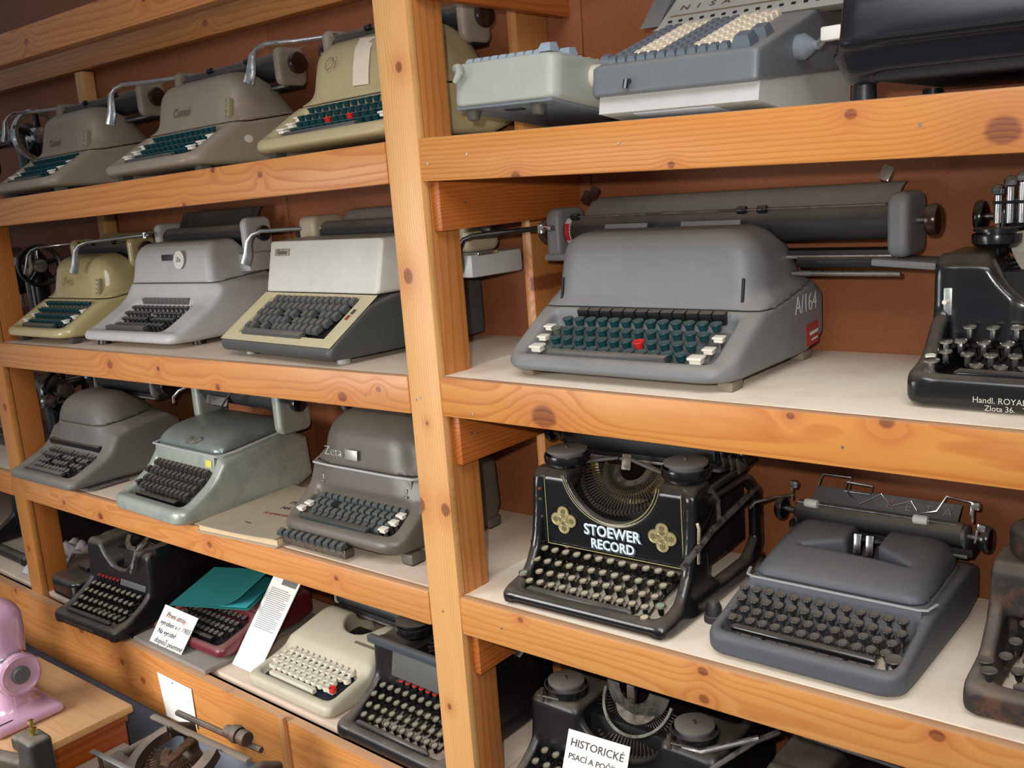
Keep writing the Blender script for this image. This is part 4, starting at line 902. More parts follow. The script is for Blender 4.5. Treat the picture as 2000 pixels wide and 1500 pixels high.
def tw_cream_wedge():
    T = thing('typewriter', 'wide white and charcoal wedge-shaped typewriter with grey block keys, left of the middle post', 'typewriter', (-0.458, 0.022, z_('L2', -0.44)), (0, 0, R(-5.5)))
    W = 0.385; ch = paint('charcoal_paint', (70, 72, 70), 0.5, 0.3); wh = paint('white_hood', (206, 204, 194), 0.4, 0.12); cr = paint('cream_deck', (206, 194, 156), 0.4, 0.15)
    shell(T, W, [(0.012, 0.010), (0.0, 0.022), (0.002, 0.034), (0.12, 0.112), (0.340, 0.118), (0.352, 0.010)], None, None, ch, plan=0.012, kp=0.006, h=0.0045,
          well=(0.152, [(0.020, 0.3), (0.020, 0.026), (0.112, 0.086), (0.112, 0.3)]))
    d = MB(); top = [(-0.191, 0.004, 0.0365), (0.191, 0.004, 0.0365), (0.191, 0.122, 0.1155), (-0.191, 0.122, 0.1155)]; inn = [(-0.150, 0.022, 0.0485), (0.150, 0.022, 0.0485), (0.150, 0.112, 0.1088), (-0.150, 0.112, 0.1088)]
    lo = [(x, y + 0.002, z - 0.010) for x, y, z in inn]
    d.add(top + inn + lo, [(i, (i + 1) % 4, 4 + (i + 1) % 4, 4 + i) for i in range(4)] + [(4 + i, 4 + (i + 1) % 4, 8 + (i + 1) % 4, 8 + i) for i in range(4)])
    d.obj('deck_surround', cr, T)
    x, y, z, org = grid((-W / 2, 0.11, 0.11), (W / 2, 0.30, 0.225), 0.0045)
    D = smax(poly(y, z, [(0.122, 0.116), (0.146, 0.218), (0.235, 0.222), (0.262, 0.18), (0.30, 0.116)]), np.abs(x) - (W / 2 - 0.002), 0.008)
    D = smax(D, -circ(y, z, 0.272, 0.232, 0.036) + 0 * x, 0.004)
    net(np.broadcast_to(D, np.broadcast_shapes(x.shape, y.shape, z.shape)), org, 0.0045, 'hood', wh, T)
    MB().box((0, 0.067, 0.066), (0.30, 0.10, 0.003), rot=(R(34), 0, 0)).obj('key_bed', INNER, T)
    k = kmesh('cap', paint('key_grey_block', (74, 76, 76), 0.45, 0.35), INNER, 1.02)
    rows = ((14, 0.010, 0.106, 0.104, ()), (14, 0.002, 0.089, 0.092, ()), (14, -0.002, 0.072, 0.081, (4, 7, 10)), (13, 0.0, 0.055, 0.070, (6,)), (13, -0.010, 0.039, 0.060, (2, 4)))
    for n, dx, yy, zz, sk in rows: krow(T, k, n, dx, 0.0198, yy, zz - 0.004, 26, sk, jit=0.0004)
    bar(T, 'space_bar', -0.128, 0.080, 0.0245, 0.049, 0.015, 0.015, paint('key_grey_block', (74, 76, 76)), 0.003, (R(26), 0, 0))
    MB().box((0, 0, 0), (0.052, 0.0012, 0.015), 0.0004).obj('name_plate', plain('plate_tan', (150, 142, 124), 0.4), T, (-0.138, 0.1392, 0.196), (R(-13), 0, 0))
    text('Optima', 0.012, INK, T, (-0.138, 0.1382, 0.196), (R(77), 0, 0), 'script_name', shear=0.2)
    for i, c in enumerate(((150, 60, 50), (80, 80, 78))): MB().box((0, 0, 0), (0.006, 0.012, 0.002), 0.0006).obj('switch_tab', plain('switch%d' % i, c), T, (0.164 + i * 0.002, 0.068 + i * 0.013, 0.0815 + i * 0.0087), (R(34), 0, 0))
    carriage(T, -0.155, 0.262, 0.272, 0.226, 0.024, paint('cream_end', (176, 166, 138), 0.45, 0.2), BLACKD, 0.020, 0.030, leverpts(-0.175, 0.255, 0.238, 0.12, 0.070, 0.10, 0.002), 0.085, 0.085, 0.060, rest=(0.035, 0.05, paint('rest_grey', (120, 118, 114), 0.5, 0.3)), bail=False, ribs=14, leverm=metal('lever_pale', (176, 178, 178), 0.35, 0.15))
    MB().box((0.01, 0.268, 0.068), (0.452, 0.150, 0.106), 0.008).obj('rear_housing', ch, T)
    MB().box((0.238, 0.272, 0.158), (0.24, 0.13, 0.042), 0.008).obj('carriage_skirt', paint('pale_skirt', (190, 196, 196), 0.4, 0.2), T)
    MB().box((0.352, 0.25, 0.178), (0.012, 0.05, 0.006), 0.001).obj('skirt_slide', CHROME, T)
    feet(T, [(-0.15, 0.05), (0.165, 0.05), (-0.15, 0.30), (0.165, 0.30)], 0.013, 0.012, plain('foot_pale', (168, 166, 164)))
tw_cream_wedge()

def tw_darkgrey():
    T = thing('typewriter', 'dark grey typewriter thick with dust, standing in front of the chromed hand wheel', 'typewriter', (-1.418, -0.036, z_('L3', -1.418)), (0, 0, R(1)))
    W = 0.325; m = paint('dark_grey_paint', (106, 104, 98), 0.5, 0.35)
    shell(T, W, [(0, 0.008), (0.0, 0.024), (0.008, 0.032), (0.03, 0.036), (0.115, 0.075), (0.15, 0.13), (0.335, 0.15), (0.335, 0.008)],
          [(0.115, 0.05), (0.122, 0.12), (0.132, 0.188), (0.175, 0.218), (0.245, 0.216), (0.32, 0.150), (0.33, 0.05)],
          [(0, 0.142), (0.14, 0.142), (0.34, 0.164)], m, well=(0.122, [(0.028, 0.3), (0.032, 0.022), (0.045, 0.018), (0.112, 0.050), (0.118, 0.3)]),
          plan=0.028, hw=W / 2 - 0.006, taper=0.28, khood=0.07, h=0.0048, notch=lambda x, y, z: circ(y, z, 0.275, 0.222, 0.036) + 0 * x)
    MB().box((0, 0.074, 0.034), (0.24, 0.085, 0.004), rot=(R(24), 0, 0)).obj('key_bed', INNER, T)
    k = kmesh('mush', paint('key_dusty', (74, 72, 72), 0.5, 0.5), DULL, 0.98)
    for n, dx, y, z, sk in ((13, 0.0, 0.106, 0.066, ()), (13, -0.006, 0.088, 0.056, (5, 9)), (12, 0.0, 0.070, 0.046, (3, 8)), (11, -0.006, 0.053, 0.038, (10,))): krow(T, k, n, dx, 0.0182, y, z, 12, sk, jit=0.0012)
    bar(T, 'space_bar', -0.11, 0.07, 0.038, 0.036, 0.014, 0.010, paint('key_dusty', (74, 72, 72)), 0.003, (R(8), 0, 0))
    bar(T, 'tab_rack', -0.125, 0.125, 0.117, 0.086, 0.012, 0.018, BLACKD, 0.003, (R(10), 0, 0))
    carriage(T, -0.10, 0.165, 0.275, 0.226, 0.023, m, BLACKD, 0.024, 0.03, leverpts(-0.12, 0.24, 0.242, 0.12, 0.02, 0.06, -0.02), 0.06, 0.06, 0.014, rest=(0.03, 0.03, m), bail=False, ribs=16, leverm=metal('lever_dark', (70, 68, 66)))
    bar(T, 'side_plate', 0.15, 0.172, 0.10, 0.006, 0.11, 0.006, DULL, 0.002)
    feet(T, [(-0.13, 0.04), (0.13, 0.30), (-0.13, 0.30)], 0.013, 0.009)
tw_darkgrey()

def tw_green():
    T = thing('typewriter', 'pale metallic green typewriter with worn paint and black keys, left of the paper book', 'typewriter', (-0.915, -0.037, z_('L3', -0.915)), (0, 0, R(-2)))
    W = 0.295; m = paint('metallic_green', (164, 170, 158), 0.34, 0.12, wear=0.35, wearc=(118, 132, 134), metal=0.25); hm = paint('metallic_green_hood', (118, 128, 124), 0.3, 0.2, wear=0.4, wearc=(140, 148, 140), metal=0.3)
    shell(T, W, [(0, 0.0), (0.0, 0.030), (0.008, 0.038), (0.035, 0.040), (0.10, 0.080), (0.135, 0.128), (0.36, 0.148), (0.37, 0.0)],
          [(0.118, 0.05), (0.122, 0.134), (0.140, 0.160), (0.190, 0.176), (0.285, 0.181), (0.345, 0.165), (0.352, 0.05)],
          [(0, 0.131), (0.14, 0.133), (0.36, 0.157)], m, hm, well=(0.120, [(0.030, 0.3), (0.034, 0.012), (0.05, 0.008), (0.125, 0.050), (0.128, 0.110), (0.134, 0.3)]),
          plan=0.035, hw=W / 2 - 0.003, taper=0.10, khood=0.034, h=0.0048, kj=0.006, notch=lambda x, y, z: circ(y, z, 0.302, 0.222, 0.034) + 0 * x)
    s = [(-W / 2 + 0.003, 0.30, 0.1515), (-W / 2 + 0.001, 0.16, 0.1345), (-W / 2 + 0.010, 0.122, 0.1310), (0, 0.1190, 0.1310), (W / 2 - 0.010, 0.122, 0.1310), (W / 2 + 0.0, 0.16, 0.1350), (W / 2 - 0.001, 0.30, 0.1520)]
    MB().tube(s, 0.0024, 6).obj('chrome_trim', TRIM, T)
    bar(T, 'brow_plate', -0.125, 0.125, 0.120, 0.112, 0.003, 0.034, m, 0.001, (R(-6), 0, 0))
    MB().box((0, 0, 0), (0.024, 0.001, 0.016), 0.0003).obj('yellow_label', plain('label_yellow', (206, 204, 92)), T, (0.105, 0.1170, 0.113), (R(-6), 0, 0))
    MB().box((0, 0.074, 0.020), (0.235, 0.10, 0.004), rot=(R(22), 0, 0)).obj('key_bed', INNER, T)
    k = kmesh('cap', paint('key_black_worn', (44, 42, 40), 0.35, 0.3), OLDSTEEL, 1.0)
    for n, dx, y, z in ((12, -0.002, 0.112, 0.088), (12, 0.002, 0.096, 0.072), (12, -0.004, 0.080, 0.058), (11, -0.004, 0.064, 0.046)): krow(T, k, n, dx, 0.0188, y, z, 14)
    for x, y, z in ((-0.124, 0.096, 0.072), (-0.124, 0.066, 0.048)): link('key', k, T, (x, y, z), (R(12), 0, 0))
    bar(T, 'space_bar', -0.098, 0.072, 0.046, 0.036, 0.014, 0.010, BLACKP, 0.003, (R(10), 0, 0))
    e = MB().prism([(-0.026, -0.010), (0.012, -0.006), (0.026, 0.006), (0.018, 0.012), (-0.008, 0.007), (-0.026, 0.010)], -0.0008, 0.0008, 1).obj('winged_badge', metal('badge_silver', (190, 186, 176), 0.35, 0.3), T, (0.03, 0.1330, 0.1535), (R(-42), 0, 0))
    carriage(T, -0.155, 0.155, 0.302, 0.220, 0.024, m, BLACKP, 0.020, 0.018, None, 0.13, 0.09, 0.030, rest=(0.028, 0.045, hm), bail=False)
    MB().box((0.0, 0.281, 0.243), (0.29, 0.012, 0.004), 0.001, (R(62), 0, 0)).obj('paper_bail', metal('bright_bail', (226, 226, 224), 0.3, 0.05), T)
    MB().tube([(0.128, 0.29, 0.256), (0.07, 0.25, 0.252), (0.04, 0.245, 0.248), (0.028, 0.23, 0.230), (0.012, 0.22, 0.205)], [0.003, 0.003, 0.004, 0.006, 0.006], 8, flat=[1, 1, 0.8, 0.4, 0.3]).obj('carriage_lever', DULL, T)
    MB().tube([(-0.196, 0.27, 0.236), (-0.215, 0.25, 0.225), (-0.228, 0.24, 0.21), (-0.230, 0.24, 0.195)], 0.004, 8).obj('line_lever', DULL, T)
    bar(T, 'card_holder', -0.12, -0.03, 0.268, 0.208, 0.004, 0.022, DULL, 0.001, (R(-20), 0, 0))
tw_green()

def tw_brown():
    T = thing('typewriter', 'brown-grey typewriter with chrome hood edge and a chalked name, next to the paper book', 'typewriter', (-0.335, 0.016, z_('L3', -0.33)))
    W = 0.335; m = paint('brown_grey_paint', (94, 88, 79), 0.38, 0.2)
    shell(T, W, [(0.006, 0.030), (0.0, 0.042), (0.006, 0.056), (0.035, 0.062), (0.09, 0.10), (0.11, 0.15), (0.15, 0.17), (0.30, 0.16), (0.31, 0.018), (0.20, 0.016)],
          [(0.088, 0.08), (0.095, 0.16), (0.106, 0.225), (0.150, 0.258), (0.235, 0.255), (0.29, 0.18), (0.31, 0.08)],
          [(0, 0.150), (0.12, 0.150), (0.34, 0.152)], m, well=(0.135, [(0.026, 0.3), (0.030, 0.046), (0.045, 0.040), (0.088, 0.062), (0.100, 0.15), (0.104, 0.3)]),
          plan=0.05, hw=W / 2 - 0.006, taper=0.16, khood=0.075, h=0.0046, notch=lambda x, y, z: circ(y, z, 0.262, 0.262, 0.036) + 0 * x)
    s = [(-W / 2 + 0.002, 0.20, 0.1505), (-W / 2 + 0.004, 0.125, 0.1505), (-W / 2 + 0.026, 0.0915, 0.1505), (-0.09, 0.0875, 0.1505), (0.09, 0.0875, 0.1505), (W / 2 - 0.026, 0.0915, 0.1505), (W / 2 - 0.003, 0.125, 0.1505), (W / 2 - 0.000, 0.20, 0.1505)]
    MB().tube(s, 0.0024, 6).obj('chrome_trim', TRIM, T)
    bar(T, 'brow_plate', -0.130, 0.130, 0.098, 0.120, 0.004, 0.060, m, 0.001, (R(-4), 0, 0))
    for x in (-0.118, 0.118): MB().box((0, 0, 0), (0.006, 0.004, 0.020), 0.001).box((0, -0.004, -0.004), (0.012, 0.004, 0.004), 0.001).obj('switch_lever', DULL, T, (x, 0.094, 0.118))
    MB().box((0, 0.066, 0.050), (0.262, 0.070, 0.004), rot=(R(28), 0, 0)).obj('key_bed', INNER, T)
    k = kmesh('cap', paint('key_slate', (58, 66, 66), 0.4, 0.3), OLDSTEEL, 0.98); w = kmesh('tub', SHELLK, DULL, 0.95)
    for n, dx, y, z in ((13, 0.0, 0.090, 0.086), (13, -0.002, 0.073, 0.076), (12, 0.0, 0.057, 0.068), (11, -0.006, 0.042, 0.060)): krow(T, k, n, dx, 0.0190, y, z - 0.004, 12, (3,) if n == 13 and dx < 0 else ())
    for x, y, z in ((-0.128, 0.060, 0.070), (-0.134, 0.044, 0.064), (0.120, 0.074, 0.078), (0.118, 0.056, 0.070), (0.110, 0.036, 0.062)): link('key', w, T, (x, y, z), (R(10), 0, 0))
    bar(T, 'space_bar', -0.115, 0.078, 0.026, 0.060, 0.015, 0.013, paint('bar_dark_green', (44, 54, 52), 0.35, 0.25), 0.003, (R(8), 0, 0))
    tm = kmesh('cap', paint('key_slate', (58, 66, 66)), OLDSTEEL, 0.95)
    krow(T, tm, 10, -0.052, 0.0196, -0.006, 0.030, 16)
    bar(T, 'tab_key_bar', -0.145, 0.042, 0.006, 0.018, 0.022, 0.018, OLDSTEEL, 0.002)
    MB().box((0, 0, 0), (0.036, 0.0008, 0.020), 0.0003).obj('silver_sticker', metal('sticker_silver', (176, 176, 166), 0.4, 0.2), T, (-0.025, 0.0915, 0.178), (R(-6), 0, 0))
    text('Zeta', 0.026, CHALK, T, (-0.076, 0.0900, 0.180), (R(84), 0, 0), 'chalk_mark', offset=-0.0007, sx=1.1)
    carriage(T, -0.19, 0.19, 0.262, 0.252, 0.023, m, BLACKD, 0.018, 0.014, None, 0.07, 0.075, 0.018, rest=(0.012, 0.05, m), bail=False)
    MB().tube([(-0.205, 0.23, 0.262), (-0.215, 0.20, 0.262), (-0.200, 0.17, 0.250)], [0.004, 0.006, 0.006], 8, flat=0.5).obj('carriage_lever', OLDSTEEL, T)
    fm = MB().box((0, 0, 0.012), (0.030, 0.036, 0.020), 0.004, mat=0).box((0, 0, 0.003), (0.026, 0.03, 0.006), 0.001, mat=1).mesh('foot', [m, BLACKD])
    for x in (-0.14, 0.15):
        for y in (0.065, 0.285): link('foot', fm, T, (x, y, 0))
tw_brown()

# ================================================================ grey portable, right bay third shelf
def tw_portable_grey():
    T = thing('portable_typewriter', 'flat dark grey portable typewriter with black keys and a chrome strip across its hood', 'typewriter', (0.577, 0.018, shelf_z('R3', 0.577)), (0, 0, R(-1)))
    W = 0.272; m = paint('slate_grey_crinkle', (84, 88, 95), 0.55, 0.22, tex=0.35)
    def nt(x, y, z):
        p = poly(x, y, [(-0.078, 0.196), (-0.01, 0.196), (0.086, 0.190), (0.030, 0.222), (0.024, 0.40), (-0.030, 0.40), (-0.018, 0.226)])
        return np.maximum(p, 0.07 - z)
    shell(T, W, [(0, 0.002), (0.0, 0.030), (0.006, 0.037), (0.028, 0.040), (0.095, 0.058), (0.135, 0.069), (0.345, 0.080), (0.345, 0.002)],
          [(0.128, 0.03), (0.129, 0.078), (0.140, 0.096), (0.235, 0.122), (0.290, 0.122), (0.300, 0.095), (0.300, 0.03)],
          [(0, 0.0755), (0.13, 0.0755), (0.35, 0.0895)], m, well=(0.121, [(0.020, 0.3), (0.021, -0.02), (0.112, -0.02), (0.114, 0.046), (0.124, 0.055), (0.126, 0.3)]),
          plan=0.032, hw=W / 2 - 0.001, taper=0.22, khood=0.030, h=0.0034, notch=nt, kp=0.012, kj=0.004)
    tr = [(-W / 2 + 0.002, 0.150, 0.0780), (-W / 2 + 0.008, 0.1290, 0.0765), (-W / 2 + 0.018, 0.1245, 0.0765), (W / 2 - 0.018, 0.1245, 0.0765), (W / 2 - 0.008, 0.1290, 0.0765), (W / 2 - 0.002, 0.150, 0.0780)]
    MB().tube(tr, 0.0026, 6, flat=0.6).obj('chrome_trim', TRIM, T)
    bar(T, 'key_panel', -0.122, 0.122, 0.123, 0.056, 0.003, 0.040, m, 0.001, (R(-8), 0, 0))
    bar(T, 'type_well', -0.085, 0.09, 0.215, 0.083, 0.05, 0.004, INNER, 0.001)
    mb = MB()
    for i in range(26): mb.box((-0.075 + i * 0.0062, 0.215 - 0.008 * abs(i - 12.5) / 12.5, 0.088), (0.0012, 0.036, 0.003))
    mb.obj('type_basket', OLDSTEEL, T)
    for x in (-0.006, 0.012): MB().box((0, 0, 0), (0.011, 0.004, 0.030), 0.0015).obj('type_guide', CHROME, T, (x, 0.238, 0.108), (R(-12), 0, 0))
    k = kmesh('mush', paint('key_black_dished', (40, 42, 44), 0.3, 0.42), DULL, 0.94); kb = kmesh('mush', paint('key_black_dished', (40, 42, 44)), DULL, 1.45)
    rows = [(13, -0.008, 0.0188, 0.106, 0.061), (13, -0.004, 0.0188, 0.088, 0.052), (13, -0.010, 0.0188, 0.070, 0.044), (12, -0.003, 0.0188, 0.053, 0.037)]
    gangkeys(T, k, rows, OLDSTEEL, 0.13, 0.035, 10)
    for x, y, z, me in ((-0.111, 0.046, 0.041, k), (0.114, 0.044, 0.036, kb)): link('key', me, T, (x, y, z), (R(8), 0, 0))
    MB().tube([(-0.107, 0.036, 0.035), (-0.101, 0.036, 0.036), (0.088, 0.036, 0.036), (0.094, 0.036, 0.035)], [0.004, 0.0064, 0.0064, 0.004], 12).obj('space_bar', BLACKP, T)
    for x in (-0.06, 0.055): MB().box((x, 0.036, 0.027), (0.004, 0.006, 0.014), 0.001).obj('bar_arm', INNER, T)
    carriage(T, -0.118, 0.126, 0.292, 0.126, 0.0175, m, BLACKP, 0.0185, 0.014, None, 0.045, 0.045, 0.006, rest=None, bail=False, kx=0.018)
    w = plain('roller_ivory', (206, 206, 200), 0.5)
    MB().cyl((-0.115, 0.276, 0.146), (0.122, 0.276, 0.146), 0.0015, 8).obj('bail_rod', CHROME, T)
    rm_ = MB().lathe([(0.0016, -0.010), (0.0062, -0.010), (0.007, -0.007), (0.007, 0.007), (0.0062, 0.010), (0.0016, 0.010)], 'x', n=16).mesh('bail_roller', w)
    for x in (-0.092, 0.072): link('bail_roller', rm_, T, (x, 0.276, 0.146))
    vs = [(-0.108, 0.305, 0.132), (0.112, 0.305, 0.132), (0.112, 0.335, 0.156), (-0.108, 0.335, 0.156)]
    MB().add(vs + [(a, b + 0.002, c - 0.002) for a, b, c in vs], [(0, 1, 2, 3), (7, 6, 5, 4), (0, 4, 5, 1), (1, 5, 6, 2), (2, 6, 7, 3), (3, 7, 4, 0)]).obj('paper_rest', m, T)
    lt = plain('letter_grey', (140, 138, 134), 0.5)
    for i, c in enumerate('ZETA'): text(c, 0.020, lt if i else plain('letter_rose', (150, 112, 106)), T, (0.012 + i * 0.028, 0.3205, 0.1462), (R(39), 0, 0), 'lettering')
    wr = [(-0.10, 0.318, 0.160), (-0.095, 0.330, 0.178), (-0.050, 0.330, 0.178), (-0.048, 0.312, 0.158), (-0.026, 0.30, 0.148), (0.0, 0.32, 0.162), (0.020, 0.305, 0.150), (0.045, 0.318, 0.158), (0.062, 0.30, 0.146), (0.085, 0.305, 0.152), (0.095, 0.318, 0.172), (0.130, 0.318, 0.168), (0.130, 0.31, 0.150)]
    MB().tube(wr, 0.0014, 6).obj('paper_support_wire', CHROME, T)
    MB().tube([(-0.055, 0.325, 0.172), (-0.055, 0.315, 0.160), (-0.015, 0.315, 0.160), (-0.015, 0.325, 0.170), (-0.055, 0.325, 0.172)], 0.0018, 6).obj('paper_support_wire', CHROME, T)
    MB().tube([(-0.128, 0.29, 0.150), (-0.150, 0.27, 0.150), (-0.175, 0.25, 0.143), (-0.18, 0.24, 0.135)], [0.003, 0.003, 0.004, 0.005], 8, flat=0.6).obj('carriage_lever', CHROME, T)
    for x, y, z, a in ((0.140, 0.30, 0.170, 0), (0.152, 0.285, 0.144, 0.2), (-0.13, 0.30, 0.165, 0)): MB().box((0, 0, 0), (0.012, 0.010, 0.012), 0.003).box((-0.004, 0, -0.014), (0.003, 0.006, 0.022), 0.001).obj('release_lever', CHROME, T, (x, y, z), (0, a, 0))
    MB().box((0, 0, 0), (0.016, 0.004, 0.006), 0.001).obj('switch_tab', CHROME, T, (0.112, 0.128, 0.064)); MB().box((0, 0, 0), (0.014, 0.004, 0.005), 0.001).obj('switch_tab', CHROME, T, (-0.118, 0.130, 0.070))
    MB().lathe([(0, 0), (0.012, 0), (0.012, 0.008), (0, 0.010)], n=18).obj('foot', plain('foot_brown', (96, 86, 74)), T, (0.108, 0.036, 0))
tw_portable_grey()

# ================================================================ upper right shelf
def adding_machine():
    T = thing('adding_machine', 'small pale grey adding machine tipped back, showing its rubber feet', 'adding machine', (0.158, 0.008, shelf_z('R1', 0.155) + 0.036), (R(-6.5), R(1.5), R(0)))
    m = paint('pale_green_grey', (168, 172, 162), 0.45, 0.15); u = paint('blue_grey_base', (112, 120, 130), 0.5, 0.0)
    x, y, z, org = grid((-0.1, 0, 0), (0.1, 0.24, 0.078), 0.0034)
    D = smax(rect2(x, y, 0, 0.12, 0.094, 0.12, 0.022), poly(y, z, [(0, 0.004), (0.0, 0.066), (0.24, 0.080), (0.24, 0.004)]), 0.010)
    D = np.broadcast_to(D, np.broadcast_shapes(x.shape, y.shape, z.shape))
    net(D, org, 0.0034, 'body', m, T)
    bar(T, 'base_plate', -0.088, 0.088, 0.12, 0.003, 0.226, 0.005, u, 0.002)
    feet_ = MB().lathe([(0, -0.014), (0.008, -0.014), (0.011, -0.005), (0.0115, 0.001), (0, 0.001)], n=18).mesh('foot', plain('foot_smoke', (72, 70, 64), 0.6))
    for xx in (-0.068, 0.052):
        for yy in (0.024, 0.21): link('foot', feet_, T, (xx, yy, 0.001), (0, 0, 0), (1, 1, 1 if yy < 0.1 else 0.05))
    bar(T, 'lock_slot', -0.018, 0.012, 0.040, -0.0002, 0.012, 0.002, INNER, 0.0005)
    kg = kmesh('cap', paint('key_pale_blue', (150, 162, 176), 0.35, 0.1), m, 0.8); kw = kmesh('cap', SHELLK, m, 0.8)
    for r in range(7):
        krow(T, kg if r in (0,) else kw, 9, -0.012, 0.0158, 0.026 + r * 0.022, 0.0675 + r * 0.0013, 4)
    for xx, yy in ((0.072, 0.018), (0.074, 0.060)): link('key', kmesh('cap', paint('key_pale_blue', (150, 162, 176)), m, 1.25), T, (xx, yy, 0.068), (R(4), 0, 0))
    MB().tube([(-0.080, 0.0, 0.058), (-0.072, -0.007, 0.056), (-0.066, -0.010, 0.050), (-0.074, -0.012, 0.036)], [0.008, 0.0075, 0.006, 0.004], 10).obj('setting_lever', m, T)
    MB().cyl((0.092, 0.10, 0.045), (0.118, 0.10, 0.045), 0.017, 24).obj('side_knob', paint('knob_ivory', (206, 200, 184), 0.4, 0.1), T)
adding_machine()
def calculator():
    T = thing('calculating_machine', 'large grey key calculator lettered NISA with white and grey key columns and side crank', 'calculator', (0.415, 0.036, shelf_z('R1', 0.41)), (0, R(1.4), 0))
    m = paint('slate_body', (108, 114, 118), 0.42, 0.45); b = paint('pale_base', (190, 190, 188), 0.5, 0.1)
    x, y, z, org = grid((-0.122, 0, 0.03), (0.122, 0.33, 0.185), 0.0036)
    D = smax(poly(y, z, [(0.0, 0.034), (0.004, 0.072), (0.20, 0.138), (0.235, 0.150), (0.30, 0.165), (0.325, 0.15), (0.325, 0.060), (0.02, 0.034)]), np.abs(x) - 0.120, 0.007)
    net(np.broadcast_to(D, np.broadcast_shapes(x.shape, y.shape, z.shape)), org, 0.0036, 'body', m, T)
    MB().prism([(0.012, 0.012), (0.016, 0.036), (0.315, 0.066), (0.315, 0.0), (0.10, 0.0)], -0.116, 0.116, 0).obj('base', b, T)
    bar(T, 'base_label', -0.07, 0.05, 0.050, 0.0068, 0.05, 0.002, plain('label_blue_white', (196, 204, 216)), 0.0005, (R(-7.7), 0, 0))
    s = math.atan2(0.066, 0.196)
    kd = kmesh('cap', paint('key_slate_blue', (98, 108, 118), 0.35, 0.15), m, 0.86); kw = kmesh('cap', plain('key_ivory_warm', (228, 214, 190), 0.4), m, 0.86)
    def on(yy): return 0.0725 + (yy - 0.004) * 0.337
    for c in range(12):
        for r in range(10):
            yy = 0.020 + r * 0.0162
            me = kd if (r == 0 or c in (0, 1, 5, 6, 7)) else kw
            link('key', me, T, (-0.094 + c * 0.0148, yy, on(yy) - 0.001), (s, 0, 0), (0.88, 0.88, 0.95))
    for xx, yy, sc in ((0.094, 0.022, 1.5), (0.098, 0.060, 1.35), (-0.112, 0.03, 0.9)): link('key', kmesh('cap', paint('key_slate_blue', (98, 108, 118)), m, sc), T, (xx, yy, on(yy) - 0.001), (s, 0, 0))
    # register carriage across the top
    c = MB().prism([(0.190, 0.150), (0.205, 0.156), (0.262, 0.200), (0.258, 0.214), (0.292, 0.214), (0.292, 0.176), (0.215, 0.146)], -0.125, 0.165, 0).obj('register_carriage', paint('pale_register', (196, 194, 186), 0.45, 0.2), T, (0, -0.018, -0.019))
    a = math.atan2(0.044, 0.057)
    for i in range(15): MB().box((0, 0, 0), (0.0055, 0.004, 0.003)).obj('register_window', INNER, c, (-0.108 + i * 0.0172, 0.2125, 0.1621), (a, 0, 0))
    MB().box((0.02, 0.2245, 0.1712), (0.27, 0.0035, 0.0014), 0, (a, 0, 0)).obj('scale_line', plain('scale_brown', (130, 116, 98)), c)
    for i, ch in enumerate('NISA'): text(ch, 0.0175, plain('letter_red_brown', (96, 72, 66)), c, (-0.098 + i * 0.0225, 0.2395, 0.1835), (a, 0, 0), sx=1.15)
    MB().prism([(0.195, 0.140), (0.205, 0.150), (0.285, 0.235), (0.295, 0.235), (0.295, 0.150)], -0.160, -0.128, 0).obj('register_end', m, T)
    MB().lathe([(0, 0), (0.016, 0.001), (0.0165, 0.010), (0.010, 0.020), (0.006, 0.024), (0.0055, 0.032), (0, 0.032)], 'x', n=24).obj('crank_boss', paint('boss_grey', (120, 128, 136), 0.3, 0.05), T, (0.119, 0.118, 0.078))
    MB().tube([(0.148, 0.118, 0.078), (0.155, 0.110, 0.082), (0.165, 0.098, 0.086)], 0.005, 10).obj('crank_arm', CHROME, T)
    MB().box((0, 0, 0), (0.028, 0.015, 0.017), 0.003).obj('crank_handle', plain('handle_white', (236, 234, 226), 0.35), T, (0.176, 0.093, 0.087), (0, 0, R(-10)))
    MB().cyl((-0.119, 0.05, 0.060), (-0.132, 0.05, 0.060), 0.012, 18).obj('side_knob', b, T)
    MB().tube([(-0.060, 0.001, 0.050), (-0.060, -0.006, 0.050), (-0.060, -0.009, 0.040)], 0.004, 8).obj('setting_lever', BLACKP, T)
calculator()
def covered_machine():
    T = thing('machine_in_cover', 'long glossy black machine hood on a round foot at the right of the top shelf', 'office machine', (0.86, 0.010, shelf_z('R1', 0.86)), (0, R(1.4), 0))
    m = paint('black_gloss_cover', (26, 28, 32), 0.25, 0.1)
    x, y, z, org = grid((-0.24, 0, 0.016), (0.24, 0.33, 0.17), 0.0045)
    D = smax(poly(y, z, chaikin([(0.006, 0.052), (0.0, 0.066), (0.010, 0.12), (0.05, 0.165), (0.31, 0.165), (0.33, 0.05)], 2)), np.abs(x) - 0.222, 0.02)
    D = np.minimum(D, smax(poly(y, z, [(0.02, 0.030), (0.012, 0.056), (0.31, 0.056), (0.31, 0.040)]), np.abs(x) - 0.215, 0.012))
    D = smin(D, smax(circ(x, y, -0.205, 0.05, 0.014 + np.maximum(z - 0.016, 0) * 0.6), np.abs(z - 0.036) - 0.018, 0.006), 0.02)
    net(np.broadcast_to(D, np.broadcast_shapes(x.shape, y.shape, z.shape)), org, 0.0045, 'cover', m, T)
    feet(T, [(-0.205, 0.05), (0.205, 0.05), (-0.2, 0.29), (0.2, 0.29)], 0.014, 0.020, BLACKD)
    MB().box((0.0, 0.16, 0.030), (0.38, 0.26, 0.020), 0.004).obj('chassis', INNER, T)
    MB().tube([(-0.215, 0.0015, 0.064), (0.215, 0.0015, 0.064)], 0.0022, 6).obj('cover_bead', m, T)
covered_machine()

